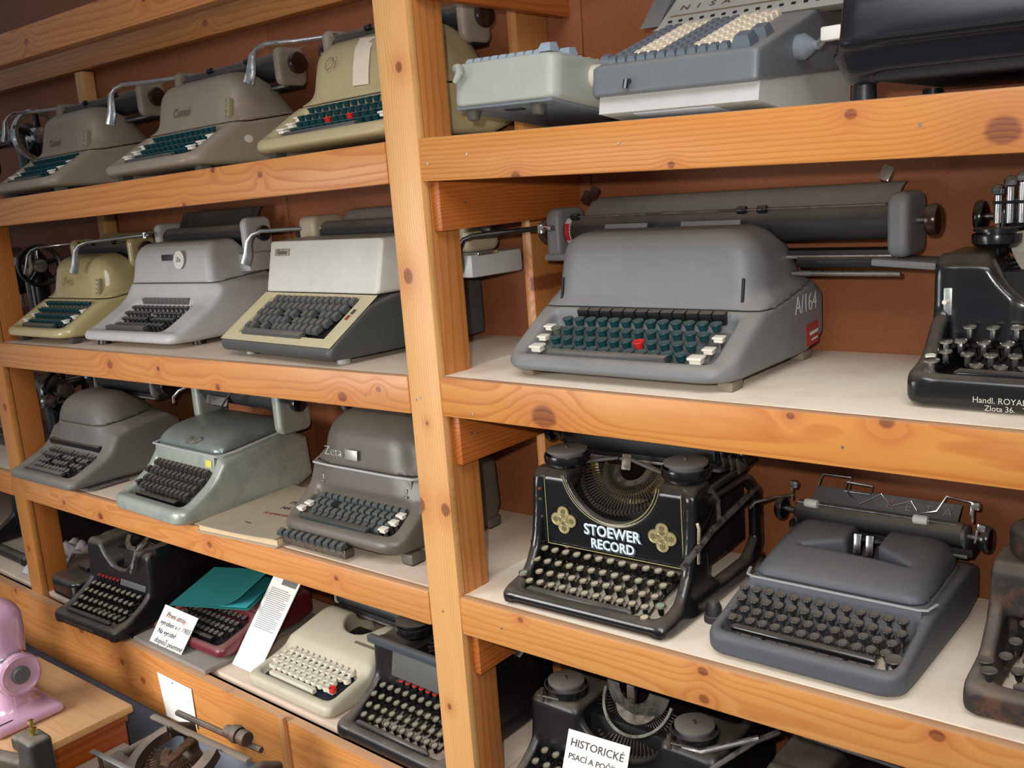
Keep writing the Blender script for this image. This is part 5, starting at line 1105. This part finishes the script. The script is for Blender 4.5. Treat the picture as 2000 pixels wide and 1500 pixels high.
# ================================================================ bottom left shelf
def tw_black_red():
    T = thing('typewriter', 'old black typewriter with a short row of red keys on the bottom shelf', 'typewriter', (-1.245, -0.058, shelf_z('L4', -1.245)), (0, 0, R(4)))
    old_black(T, 0.265, 0.185, 0.38, pitch=0.0215)
    krow(T, kmesh('disc', plain('key_dim_red', (150, 40, 44), 0.4), BLACKP, 0.7, plain('ring_red', (150, 40, 44))), 6, -0.045, 0.016, 0.112, 0.094, 8)
    bar(T, 'name_bar', 0.01, 0.115, 0.112, 0.096, 0.008, 0.016, paint('bar_satin', (90, 92, 90), 0.4, 0.2), 0.002, (R(-20), 0, 0))
    MB().box((0.131, 0.26, 0.100), (0.006, 0.24, 0.196), 0.01).obj('side_cover', BLACKP, T)
    typefan(T, (0, 0.185, 0.19), 0.040, 0.090, 30, R(188), R(352), R(52), OLDSTEEL, OLDSTEEL, z1=R(10))
    carriage(T, -0.13, 0.13, 0.24, 0.226, 0.018, BLACKP, BLACKP, 0.014, 0.012, None, 0.045, 0.045, 0.010, bail=(0.1, 0.5), rubber=BLACKD)
    MB().tube([(0.120, 0.20, 0.238), (0.116, 0.14, 0.228), (0.108, 0.104, 0.205), (0.100, 0.100, 0.180), (0.090, 0.098, 0.158), (0.080, 0.098, 0.140)], [0.005, 0.006, 0.0075, 0.006, 0.0075, 0.005], 8, flat=0.6).obj('carriage_lever', CHROME, T)
    MB().lathe([(0, 0), (0.007, 0.001), (0.008, 0.008), (0, 0.012)], n=14).obj('margin_button', CHROME, T, (-0.12, 0.20, 0.240))
    bar(T, 'name_plate', -0.085, 0.045, -0.0006, 0.014, 0.001, 0.010, metal('plate_dark', (92, 92, 90)), 0.0003)
tw_black_red()
def portable(T, W, m, key, h=0.0045, sp=True, kpitch=0.0185, D_=0.28, H=0.075, keysp=None, hoodm=None, spm=None):
    shell(T, W, [(0, 0.0), (0.0, 0.020), (0.006, 0.027), (0.02, 0.030), (0.10, 0.052), (0.13, H - 0.004), (D_, H), (D_, 0.0)],
          [(0.122, 0.02), (0.124, H - 0.008), (0.140, H + 0.006), (0.19, H + 0.018), (0.24, H + 0.012), (0.262, H - 0.01), (0.262, 0.02)],
          [(0, H - 0.014), (0.14, H - 0.012), (0.30, H - 0.004)], m, hoodm, well=(W / 2 - 0.022, [(0.018, 0.3), (0.020, 0.014), (0.03, 0.012), (0.116, 0.034), (0.122, 0.3)]),
          plan=0.024, hw=W / 2 - 0.003, taper=0.3, khood=0.026, h=h)
    MB().box((0, 0.068, 0.024), (W - 0.05, 0.095, 0.003), rot=(R(13), 0, 0)).obj('key_bed', INNER, T)
    n = int((W - 0.05) / kpitch)
    for k, (c, dx, y, z) in enumerate(((n, 0.0, 0.108, 0.052), (n, -0.004, 0.088, 0.044), (n, 0.002, 0.068, 0.037), (n - 1, -0.004, 0.049, 0.031))): krow(T, key, c, dx, kpitch, y, z, 8, special=(keysp or {}).get(k))
    bar(T, 'space_bar', -W * 0.34, W * 0.27, 0.032, 0.028, 0.012, 0.010, spm or BLACKP, 0.003, (R(6), 0, 0))
T = thing('portable_typewriter', 'burgundy portable typewriter under a turquoise folder on the bottom shelf', 'typewriter', (-0.93, 0.020, shelf_z('L4', -0.93) + 0.0165))
BURG = paint('burgundy_lacquer', (104, 34, 44), 0.3, 0.28)
portable(T, 0.29, BURG, kmesh('mush', paint('key_black_dished', (40, 42, 44)), OLDSTEEL, 0.95), H=0.082)
b = tag(MB().box((0, 0.15, 0.006), (0.300, 0.33, 0.012), 0.003).obj('base_board', plain('grey_board', (138, 130, 122), 0.8), None, (-0.948, 0.004, shelf_z('L4', -0.948) + 0.0008), (0, R(1.483), 0)), 'grey board lying under the burgundy portable typewriter', 'board')
def tw_cream_portable():
    T = thing('portable_typewriter', 'cream portable typewriter with round cream keys and one red key', 'typewriter', (-0.545, 0.012, shelf_z('L4', -0.545)), (0, R(1.4), 0))
    cr = paint('cream_portable', (188, 181, 158), 0.45, 0.12)
    W = 0.275; key = kmesh('drum', plain('key_cream', (208, 202, 182), 0.4), INNER, 1.16)
    def nt(x, y, z):
        return np.maximum(np.minimum(smax(circ(x, y, 0.02, 0.235, 0.055), 0.178 - y, 0.004), poly(x, y, [(-0.02, 0.22), (0.06, 0.22), (0.07, 0.4), (-0.02, 0.4)])), 0.055 - z)
    shell(T, W, [(0, 0.0), (0.0, 0.022), (0.006, 0.030), (0.02, 0.033), (0.11, 0.052), (0.135, 0.070), (0.29, 0.078), (0.29, 0.0)],
          [(0.122, 0.02), (0.128, 0.066), (0.150, 0.084), (0.21, 0.104), (0.24, 0.104), (0.250, 0.09), (0.250, 0.02)], None, cr,
          well=(0.117, [(0.024, 0.3), (0.026, 0.016), (0.03, 0.014), (0.112, 0.034), (0.118, 0.3)]), plan=0.02, hw=W / 2 - 0.003, taper=0.2, khood=0.014, h=0.0042, notch=nt)
    MB().box((0, 0.070, 0.026), (0.222, 0.095, 0.003), rot=(R(12), 0, 0)).obj('key_bed', plain('bed_navy', (34, 38, 52), 0.5), T)
    rd = kmesh('drum', REDK, INNER, 1.1)
    krow(T, key, 11, 0.0, 0.0190, 0.107, 0.046, 8); krow(T, key, 12, -0.002, 0.0190, 0.088, 0.041, 8); krow(T, key, 12, -0.006, 0.0190, 0.070, 0.037, 8, skip=(11,)); krow(T, key, 10, -0.008, 0.0190, 0.053, 0.033, 8)
    link('key', rd, T, (0.098, 0.052, 0.036), (R(8), 0, 0))
    for x in (-0.104, 0.088): bar(T, 'key', x - 0.010 + 0.006, x + 0.014, 0.052, 0.036, 0.012, 0.010, plain('key_cream', (222, 216, 196)), 0.002)
    bar(T, 'space_bar', -0.088, 0.058, 0.036, 0.031, 0.012, 0.012, plain('key_cream', (222, 216, 196)), 0.003, (R(6), 0, 0))
    bar(T, 'type_well', -0.04, 0.09, 0.215, 0.062, 0.07, 0.004, INNER, 0.001)
    bar(T, 'name_plate', 0.052, 0.112, 0.160, 0.0885, 0.006, 0.001, plain('plate_tan_dark', (116, 106, 92)), 0.0003, (R(16), 0, 0))
    carriage(T, -0.115, 0.118, 0.272, 0.112, 0.016, plain('end_white', (206, 206, 200)), BLACKP, 0.015, 0.014, None, 0.042, 0.045, 0.010, rest=None, bail=False)
    MB().box((0.0, 0.300, 0.130), (0.22, 0.030, 0.003), 0.001, (R(38), 0, 0)).obj('paper_rest', metal('rest_silver', (176, 178, 180), 0.35, 0.1), T)
    MB().cyl((-0.11, 0.258, 0.128), (0.115, 0.258, 0.128), 0.003, 8).obj('paper_bail', CHROME, T)
    MB().tube([(0.02, 0.30, 0.150), (0.035, 0.28, 0.142), (0.045, 0.265, 0.132), (0.055, 0.28, 0.142), (0.070, 0.30, 0.150)], 0.004, 8).obj('wire_support', DULL, T)
tw_cream_portable()
def tw_black_long():
    T = thing('typewriter', 'black typewriter with a row of red-ringed keys beside the middle post', 'typewriter', (-0.2185, -0.006, shelf_z('L4', -0.22)), (0, R(1.4), 0))
    old_black(T, 0.285, 0.160, 0.36, pitch=0.0212, redrow=10, mat=BLACKD)
    m = paint('ridge_blue_black', (62, 70, 78), 0.45, 0.35)
    bar(T, 'ribbon_ledge', -0.142, 0.142, 0.105, 0.168, 0.014, 0.016, m, 0.004)
    bar(T, 'front_panel', -0.085, 0.14, 0.111, 0.128, 0.003, 0.055, paint('panel_grey', (84, 84, 80), 0.5, 0.2), 0.001, (R(-10), 0, 0))
    spool(T, -0.075, 0.17, 0.166, 0.038, 0.032, BLACKP, BLACKD, 1.02)
    typefan(T, (0.03, 0.20, 0.178), 0.036, 0.085, 24, R(190), R(350), R(40), DULL, OLDSTEEL, z1=R(8))
    MB().box((0.138, 0.23, 0.105), (0.006, 0.27, 0.205), 0.01).obj('side_cover', BLACKP, T)
    carriage(T, -0.14, 0.13, 0.26, 0.22, 0.02, BLACKP, BLACKP, 0.015, 0.012, None, 0.05, 0.05, 0.010, bail=False)
tw_black_long()
T = thing('typewriter', 'dark old machine in the shadow behind the left post on the bottom shelf', 'typewriter', (-1.965, 0.06, shelf_z('L4', -1.965)), (0, 0, R(0)))
old_black(T, 0.30, 0.17, 0.32, keys=False, mat=BLACKD)
carriage(T, -0.14, 0.14, 0.22, 0.21, 0.02, BLACKP, BLACKP, 0.018, 0.014, None, 0.05, 0.05, 0.010, bail=False)

def sewing(loc, rz, label, wheel_r=0.062, rim=None, head=True, sc=1.0, group=None):
    T = thing('sewing_machine', label, 'sewing machine', loc, (0, 0, rz)); rim = rim or BLACKP
    bar(T, 'bed', -0.34, 0.02, 0.0, 0.020, 0.16, 0.038, BLACKP, 0.008)
    x, y, z, org = grid((-0.34, -0.05, 0.03), (0.02, 0.05, 0.29), 0.005)
    D = smin(rbox(x, y, z, (-0.03, 0, 0.115), (0.032, 0.030, 0.09), 0.025), rbox(x, y, z, (-0.16, 0, 0.190), (0.15, 0.026, 0.028), 0.024), 0.04)
    D = smin(D, rbox(x, y, z, (-0.295, 0, 0.155), (0.028, 0.026, 0.07), 0.02), 0.03)
    net(np.broadcast_to(D, np.broadcast_shapes(x.shape, y.shape, z.shape)), org, 0.005, 'arm', BLACKP, T)
    MB().cyl((-0.295, 0, 0.05), (-0.295, 0, 0.13), 0.005, 10).obj('needle_bar', DULL, T)
    w = MB().lathe([(wheel_r * 0.80, -0.010), (wheel_r * 0.96, -0.012), (wheel_r, -0.004), (wheel_r, 0.006), (wheel_r * 0.94, 0.012), (wheel_r * 0.80, 0.010), (wheel_r * 0.80, -0.010)], 'x', n=44).obj('hand_wheel', rim, T, (0.040, 0, 0.180))
    m = MB()
    for k in range(5):
        a = 2 * PI * k / 5 + 0.3; m.tube([(0, 0, 0), (0, math.cos(a) * wheel_r * 0.84, math.sin(a) * wheel_r * 0.84)], [wheel_r * 0.16, wheel_r * 0.10], 8, flat=0.4, up=(1, 0, 0))
    m.obj('wheel_spokes', BLACKP, w)
    MB().lathe([(0, 0.02), (wheel_r * 0.30, 0.018), (wheel_r * 0.34, 0.006), (wheel_r * 0.34, -0.02), (0, -0.02)], 'x', n=28).obj('wheel_hub', CHROME if rim is CHROME else OLDSTEEL, w)
    MB().cyl((0.0, 0.0, 0.180), (0.04, 0, 0.180), 0.014, 16).obj('wheel_axle', DULL, T)
    return T
sewing((-1.800, 0.285, z_('L1', -1.6) - 0.0), 0.0, 'black sewing machine with a chrome-rimmed hand wheel at the far left of the upper shelf', 0.075, CHROME)
sewing((-1.755, 0.215, z_('L2', -1.66)), R(-14), 'black sewing machine behind the left post, left of the glossy beige typewriter', 0.060)
s = sewing((-1.775, 0.225, z_('L3', -1.6)), 0.0, 'black sewing machine with a thread winder behind the dark grey typewriter', 0.072)
MB().lathe([(0, 0), (0.018, 0), (0.020, 0.006), (0.016, 0.010), (0.016, 0.020), (0.020, 0.024), (0, 0.026)], 'x', n=22).obj('bobbin_winder', CHROME, s, (0.050, -0.060, 0.160))
MB().tube([(0.05, -0.01, 0.15), (0.06, -0.05, 0.15), (0.055, -0.09, 0.145)], 0.004, 8).obj('winder_arm', CHROME, s)
# black rounded tray by the left post, bottom shelf
xg, yg, zg, org = grid((-0.075, -0.1, 0), (0.075, 0.1, 0.06), 0.004)
tr = thing('black_case', 'black rounded case standing right of the left post on the bottom shelf', 'case', (-1.500, 0.110, shelf_z('L4', -1.500)), (0, R(1.4), R(0)))
net(np.broadcast_to(smax(rect2(xg, yg, 0, 0, 0.07, 0.095, 0.03), np.abs(zg - 0.028) - 0.0275, 0.014), np.broadcast_shapes(xg.shape, yg.shape, zg.shape)), org, 0.004, 'shell', BLACKP, tr)
MB().box((0, 0.02, 0.062), (0.05, 0.10, 0.016), 0.006).obj('handle', BLACKD, tr)

# ---------------------------------------------------------------- papers
def sheet(name, pts, mat, th=0.0012, bend=0.0, parent=None, n=8):
    """quad a,b,c,d (bottom-left, bottom-right, top-right, top-left) as a thin sheet bowed along its height"""
    a, b, c, d = [Vector(p) for p in pts]; nr = (b - a).cross(d - a).normalized(); vs = []; fs = []
    for i in range(n + 1):
        q = i / n; off = nr * bend * 4 * q * (1 - q)
        l = a.lerp(d, q) + off; r_ = b.lerp(c, q) + off
        vs += [l, r_, l - nr * th, r_ - nr * th]
    for i in range(n):
        e = i * 4; f = e + 4
        fs += [(e, e + 1, f + 1, f), (e + 2, f + 2, f + 3, e + 3), (e, f, f + 2, e + 2), (e + 1, e + 3, f + 3, f + 1)]
    fs += [(0, 2, 3, 1), (n * 4, n * 4 + 1, n * 4 + 3, n * 4 + 2)]
    return MB().add(vs, fs).obj(name, mat, parent, smooth=60)
def write(parent, pts, lines, mat, off=0.0008):
    """lines of lettering on a flat quad: (text, u, v, size, shear)"""
    a, b, c, d = [Vector(p) for p in pts]; ex = (b - a).normalized(); ey = (d - a); ey = (ey - ex * ey.dot(ex)).normalized(); nz = ex.cross(ey)
    for s_, u, v, sz, sh in lines:
        o = text(s_, sz, mat, parent, (0, 0, 0), (0, 0, 0), 'handwriting', shear=sh, align='LEFT', ext=0.0001)
        m = Matrix((ex, ey, nz)).transposed().to_4x4(); m.translation = a.lerp(d, v) + (b - a) * u + nz * off; o.matrix_local = m
z4 = lambda x: shelf_z('L4', x)
q = [(-1.035, -0.004, z4(-1.03) + 0.016), (-0.905, -0.002, z4(-0.9) + 0.016), (-0.900, 0.052, z4(-0.9) + 0.086), (-1.030, 0.048, z4(-1.03) + 0.090)]
s = thing('note_card', 'white handwritten note leaning on the burgundy portable typewriter', 'note'); sheet('card', q, PAPER, 0.0015, 0, s)
write(s, q, [('První stroj', 0.16, 0.78, 0.018, 0.25), ('vyroben v r. 1905', 0.08, 0.56, 0.0165, 0.25), ('Na výrobě', 0.10, 0.34, 0.0165, 0.25), ('dopisů písemné', 0.12, 0.10, 0.0175, 0.25)], INK)
sheet('underline', [tuple(Vector(q[0]).lerp(Vector(q[3]), v) + (Vector(q[1]) - Vector(q[0])) * u + Vector((0, -0.0006, 0.0004))) for u, v in ((0.14, 0.735), (0.82, 0.735), (0.82, 0.755), (0.14, 0.755))], plain('line_orange', (226, 178, 140)), 0.0002, 0, s, 1)
q = [(-0.786, 0.052, z4(-0.79) + 0.004), (-0.692, 0.052, z4(-0.69) + 0.004), (-0.672, 0.200, z4(-0.69) + 0.196), (-0.768, 0.200, z4(-0.79) + 0.196)]
s = thing('information_card', 'tall white printed card with a small dark picture, leaning beside the cream portable', 'card'); sheet('card', q, PAPER, 0.002, 0, s)
A, B, Cc, Dd = [Vector(p) for p in q]; nz_ = (B - A).cross(Dd - A).normalized()
def patch(u0, u1, v0, v1, mat, nm, o=0.0006):
    f = lambda u, v: tuple(A + (B - A) * u + (Dd - A) * v + nz_ * o)
    return sheet(nm, [f(u0, v0), f(u1, v0), f(u1, v1), f(u0, v1)], mat, 0.0002, 0, s, 1)
patch(0.40, 0.95, 0.83, 0.985, plain('picture_grey', (110, 108, 106)), 'picture')
pr = plain('print_grey', (150, 150, 152))
for i in range(22): patch(0.12, 0.88 - 0.12 * ((i * 7) % 5 == 0), 0.775 - i * 0.0185, 0.783 - i * 0.0185, pr, 'print_line')
# paper tag nailed to the bottom board
q = [(-0.962, -0.0285, 0.332), (-0.838, -0.0275, 0.335), (-0.842, -0.0255, 0.434), (-0.982, -0.0255, 0.438)]
s = thing('paper_tag', 'blank white paper tag nailed to the broad bottom board', 'tag'); sheet('tag', q, PAPER, 0.0012, 0.0, s)
link('nail_head', nm, s, (-0.918, -0.0268, 0.428))
# booklet on the third shelf
def booklet():
    T = thing('book', 'worn cream paper-covered book lying between two typewriters', 'book', (-0.728, -0.022, shelf_z('L3', -0.72)), (0, 0, R(5)))
    cv = plain('cover_cream', (176, 162, 138), 0.8, 0.2); pg = plain('book_pages', (206, 182, 148), 0.8, 0.2)
    MB().box((0.122, 0.14, 0.0085), (0.238, 0.27, 0.012), 0.001).obj('pages', pg, T)
    MB().box((0.12, 0.14, 0.0012), (0.246, 0.282, 0.0018), 0.0006).obj('back_cover', cv, T)
    n = 10; vs = []; fs = []
    for i in range(n + 1):
        u = i / n; zz = 0.0155 + 0.004 * (2 * u - 1) ** 2 * (1 if u > 0.5 else 0.7)
        for yy in (-0.001, 0.281): vs += [(-0.004 + 0.246 * u, yy, zz), (-0.004 + 0.246 * u, yy, zz - 0.0012)]
    for i in range(n):
        e = i * 4; f = e + 4
        fs += [(e, f, f + 2, e + 2), (e + 1, e + 3, f + 3, f + 1), (e, e + 1, f + 1, f), (e + 2, f + 2, f + 3, e + 3)]
    fs += [(0, 2, 3, 1), (n * 4, n * 4 + 1, n * 4 + 3, n * 4 + 2)]
    MB().add(vs, fs).obj('front_cover', cv, T)
    text('PSACÍ', 0.021, INK, T, (0.115, 0.188, 0.0162), (0, 0, 0), 'title'); text('NA STROJI', 0.019, INK, T, (0.138, 0.155, 0.0162), (0, 0, 0), 'title')
    text('ROZMNOŽENO', 0.013, plain('ink_red', (150, 62, 58)), T, (0.128, 0.116, 0.0162), (0, 0, 0), 'subtitle')
    text('Praha', 0.008, INK, T, (0.10, 0.055, 0.0162), (0, 0, 0), 'imprint')
booklet()
# turquoise folder over the burgundy portable
def folder():
    T = thing('folder', 'turquoise cardboard folder lying over the burgundy portable typewriter', 'folder', (-0.905, 0.150, shelf_z('L4', -0.905) + 0.1235), (R(9), R(-3), R(16)))
    TQ = plain('turquoise_card', (34, 108, 106), 0.55, 0.4); TQ2 = plain('turquoise_inside', (60, 160, 166), 0.55, 0.4)
    def leaf(nm, z0, mat, w, d, curl):
        n = 10; vs = []; fs = []
        for i in range(n + 1):
            u = i / n; zz = z0 + curl * max(0, u - 0.55) ** 2 * 5
            for yy in (-d / 2, d / 2): vs += [(-w / 2 + w * u, yy, zz), (-w / 2 + w * u, yy, zz - 0.0008)]
        for i in range(n):
            e = i * 4; f = e + 4
            fs += [(e, f, f + 2, e + 2), (e + 1, e + 3, f + 3, f + 1), (e, e + 1, f + 1, f), (e + 2, f + 2, f + 3, e + 3)]
        fs += [(0, 2, 3, 1), (n * 4, n * 4 + 1, n * 4 + 3, n * 4 + 2)]
        MB().add(vs, fs).obj(nm, mat, T, smooth=60)
    leaf('back_leaf', 0.0, TQ, 0.235, 0.17, 0.0); leaf('front_leaf', 0.004, TQ, 0.225, 0.165, 0.035)
    MB().box((0.06, 0, 0.003), (0.10, 0.16, 0.001)).obj('inner_sheet', TQ2, T)
folder()
# note before the lowest right machine
zr = shelf_z('R4', 0.2)
q = [(0.150, 0.045, 0.512), (0.270, 0.048, 0.514), (0.276, 0.075, 0.610), (0.157, 0.072, 0.606)]
s = thing('note_card', 'white card lettered HISTORICKÉ PSACÍ A POČÍTACÍ STROJE in front of the lowest machine', 'note')
sheet('card', q, PAPER, 0.0015, 0.0, s)
write(s, q, [('HISTORICKÉ', 0.06, 0.80, 0.0185, 0.15), ('PSACÍ A POČÍTACÍ', 0.06, 0.56, 0.0140, 0.15), ('STROJE', 0.18, 0.32, 0.0175, 0.15)], INK, 0.001)
# crumpled white cloth by the left post
def cloth():
    rng = random.Random(3); n = 14; vs = []; fs = []
    H = [[0.03 * math.exp(-((i - 7) ** 2 + (j - 7) ** 2) / 22) + 0.022 * math.sin(i * 1.3 + j * 0.5) * math.sin(j * 0.9) + rng.uniform(0, 0.006) for j in range(n)] for i in range(n)]
    for i in range(n):
        for j in range(n): vs.append((-0.06 + 0.12 * i / (n - 1), -0.05 + 0.16 * j / (n - 1), max(0.002, H[i][j] + 0.045 * j / n)))
    for i in range(n - 1):
        for j in range(n - 1): a = i * n + j; fs.append((a, a + n, a + n + 1, a + 1))
    o = MB().add(vs, fs).obj('cloth', plain('white_cloth', (196, 190, 192), 0.9, 0.2, 0.12), None, (-1.722, 0.085, shelf_z('L4', -1.70) + 0.002), (0, 0, 0), 80)
    md = o.modifiers.new('thick', 'SOLIDIFY'); md.thickness = 0.002
    tag(o, 'crumpled white cloth beside the left post on the bottom shelf', 'cloth')
cloth()

# ================================================================ in front of the rack, lower left
def cabinet():
    T = thing('cabinet', 'low veneered wooden cabinet carrying the pink sewing machine', 'cabinet', (-1.42, -0.107, 0))
    top = wood('veneer_top', 0, 51, (), light=(224, 186, 140), dark=(206, 160, 112), freq=40, warp=0.2, dust=0.25); side = wood('veneer_side', 1, 52, (), light=(176, 96, 40), dark=(140, 68, 24), freq=60, warp=0.05, dust=0, rough=0.25)
    MB().box((0, -0.26, 0.391), (0.92, 0.52, 0.018), 0.004).obj('top_board', top, T)
    for x in (-0.435, 0.435): MB().box((x, -0.26, 0.191), (0.018, 0.49, 0.381), 0.002).obj('side_panel', side, T)
    MB().box((0, -0.50, 0.191), (0.85, 0.014, 0.37), 0.002).obj('door', side, T)
    MB().box((0, -0.02, 0.191), (0.85, 0.012, 0.37), 0.002).obj('back_board', side, T)
    MB().box((0.446, -0.26, 0.372), (0.010, 0.50, 0.020), 0.004).obj('edge_moulding', side, T)
cabinet()
def bench():
    T = thing('bench', 'low dusty grey-brown bench at the right of the veneered cabinet', 'bench', (-0.55, -0.50, 0))
    m = plain('bench_top', (132, 118, 104), 0.85, 0.2, 0.2, 8)
    MB().box((0, 0, 0.326), (0.78, 0.70, 0.018), 0.003).obj('bench_top', m, T)
    for x in (-0.34, 0.34):
        for y in (-0.31, 0.31): MB().box((x, y, 0.158), (0.05, 0.05, 0.316), 0.004).obj('leg', m, T)
bench()
def pink_machine():
    T = thing('sewing_machine', 'pastel pink enamelled sewing machine with chrome-ringed hand wheel on the cabinet', 'sewing machine', (-1.135, -0.285, 0.4012))
    pk = paint('pink_enamel', (188, 148, 172), 0.22, 0.08, coat=0.4)
    x, y, z, org = grid((-0.40, -0.1, 0), (0.07, 0.1, 0.30), 0.0048)
    D = rbox(x, y, z, (-0.16, 0.0, 0.012), (0.225, 0.078, 0.012), 0.010)
    D = smin(D, rbox(x, y, z, (-0.015, 0, 0.13), (0.042, 0.040, 0.14), 0.03), 0.03)
    D = smin(D, rbox(x, y, z, (-0.19, 0, 0.22), (0.19, 0.036, 0.044), 0.034), 0.05)
    D = smin(D, rbox(x, y, z, (-0.345, 0, 0.175), (0.036, 0.034, 0.075), 0.026), 0.03)
    D = np.maximum(D, 0.001 - z)
    net(np.broadcast_to(D, np.broadcast_shapes(x.shape, y.shape, z.shape)), org, 0.0048, 'body', pk, T)
    w = MB().lathe([(0.0, 0.020), (0.030, 0.018), (0.040, 0.024), (0.046, 0.020), (0.048, 0.010), (0.046, -0.006), (0.030, -0.010), (0, -0.010)], 'x', n=44).obj('hand_wheel', pk, T, (0.034, 0, 0.122))
    MB().lathe([(0.0455, -0.004), (0.050, -0.001), (0.0505, 0.006), (0.047, 0.012), (0.0455, 0.010)], 'x', n=44).obj('chrome_ring', CHROME, w)
    MB().lathe([(0, 0.026), (0.016, 0.026), (0.020, 0.022), (0.020, 0.012), (0, 0.012)], 'x', n=28).obj('wheel_hub', paint('hub_grey', (86, 88, 90), 0.4, 0.1), w)
    for xx, yy in ((0.045, -0.045), (-0.06, -0.062)): MB().box((xx, yy, 0.0245), (0.004, 0.030, 0.002), 0.0008).obj('bed_slot', INNER, T)
    MB().box((0.0285, -0.002, 0.055), (0.002, 0.022, 0.026), 0.004).obj('switch_plate', pk, T)
    MB().cyl((-0.345, 0, 0.03), (-0.345, 0, 0.11), 0.004, 10).obj('needle_bar', CHROME, T)
pink_machine()
def black_arm():
    T = thing('cast_iron_machine', 'black cast-iron machine arm with a brass screw on its post in the lower left corner', 'machine', (-0.700, -0.428, 0.3362))
    x, y, z, org = grid((-0.40, -0.06, 0), (0.05, 0.06, 0.245), 0.0045)
    D = smin(rbox(x, y, z, (0, 0, 0.12), (0.028, 0.022, 0.118), 0.008), rbox(x, y, z, (0.0, 0, 0.014), (0.045, 0.05, 0.014), 0.006), 0.02)
    ax = -0.32; s_ = (z - (0.165 + x * 0.24))
    D = smin(D, np.maximum(rect2(y, s_, 0, 0, 0.016, 0.020, 0.008), np.maximum(x - 0.0, ax - x)), 0.03)
    D = smin(D, rbox(x, y, z, (-0.035, 0, 0.212), (0.028, 0.018, 0.014), 0.006), 0.012)
    D = np.maximum(D, 0.001 - z)
    net(np.broadcast_to(D, np.broadcast_shapes(x.shape, y.shape, z.shape)), org, 0.0045, 'casting', paint('cast_black', (40, 42, 38), 0.5, 0.45), T)
    MB().lathe([(0, 0.236), (0.004, 0.236), (0.004, 0.246), (0.008, 0.247), (0.008, 0.252), (0.003, 0.254), (0.003, 0.262), (0.006, 0.264), (0.005, 0.269), (0, 0.270)], n=16).obj('brass_screw', metal('brass', (190, 166, 96), 0.3, 0.3), T)
black_arm()
def rusty_open():
    T = thing('typewriter', 'rusty stripped typewriter on the low bench in front of the bottom board', 'typewriter', (-0.56, -0.358, 0.3362), (0, 0, R(2)))
    frame_old(T, 0.30, RUST, 0.26, 0.12, yp=0.04, zp=0.03, uz=0.125, ur=0.07, bar=(0.03, 0.03), shoulder=0.05, h=0.005, rail_z=0.09, cheek=[(0.0, 0.0), (0.0, 0.03), (0.035, 0.05), (0.04, 0.12), (0.26, 0.12), (0.26, 0.0)])
    MB().tube([(-0.13, 0.030, 0.158), (-0.11, 0.030, 0.160), (0.14, 0.030, 0.164)], 0.006, 8, flat=0.5).obj('front_bar', paint('bar_steel_grey', (104, 106, 108), 0.5, 0.3), T)
    for x in (-0.11, 0.12): MB().cyl((x, 0.035, 0.11), (x, 0.032, 0.16), 0.004, 8).obj('bar_post', RUSTM, T)
    MB().lathe([(0.075, -0.012), (0.095, -0.010), (0.095, 0.010), (0.072, 0.012), (0.075, -0.012)], 'z', n=40, a0=R(150), a1=R(390)).obj('type_basket_ring', RUST, T, (0, 0.12, 0.135), (R(18), 0, 0))
    typefan(T, (0, 0.13, 0.142), 0.030, 0.070, 22, R(190), R(350), R(20), RUSTM, RUSTM, z1=R(8))
    MB().tube([(-0.15, 0.175, 0.152), (0.16, 0.175, 0.152)], 0.008, 6, flat=0.5).obj('carriage_rail', paint('rail_dusty', (120, 108, 94), 0.6, 0.3), T)
    MB().tube([(-0.12, 0.212, 0.150), (0.15, 0.212, 0.150)], 0.006, 8).obj('carriage_rail', RUST, T)
    for x, r in ((0.075, 0.012), (0.095, 0.016), (0.118, 0.014)): MB().lathe([(0, -0.01), (r, -0.01), (r * 1.1, 0), (r, 0.01), (0, 0.01)], 'x', n=16).obj('carriage_wheel', RUST, T, (x, 0.20, 0.165 + r * 0.5))
    MB().box((0.01, 0.13, 0.150), (0.02, 0.10, 0.006), 0.002, (0, 0, R(20))).obj('centre_link', RUSTM, T)
rusty_open()

# every machine stands on its shelf with the shelf's own slight slope
SLOPE = {'R1': -0.0253, 'L1': 0.0168, 'R2': -0.0036, 'L2': 0.0071, 'R3': 0.0081, 'L3': 0.0, 'L4': -0.0259, 'R4': -0.0257}
for o in list(bpy.data.objects):
    if o.parent is None and o.type == 'EMPTY' and 'category' in o.keys():
        side = 'R' if o.location.x > 0 else 'L'
        for n in '1234':
            if abs(o.location.z - shelf_z(side + n, o.location.x)) < 0.009 and o.location.y > -0.1 and o.location.length > 0.01:
                o.location.z = shelf_z(side + n, o.location.x) + 0.0014
                o.rotation_euler.y = -math.atan(SLOPE[side + n]) if not (o.location.x < -1.62 and n in '12') else 0.0
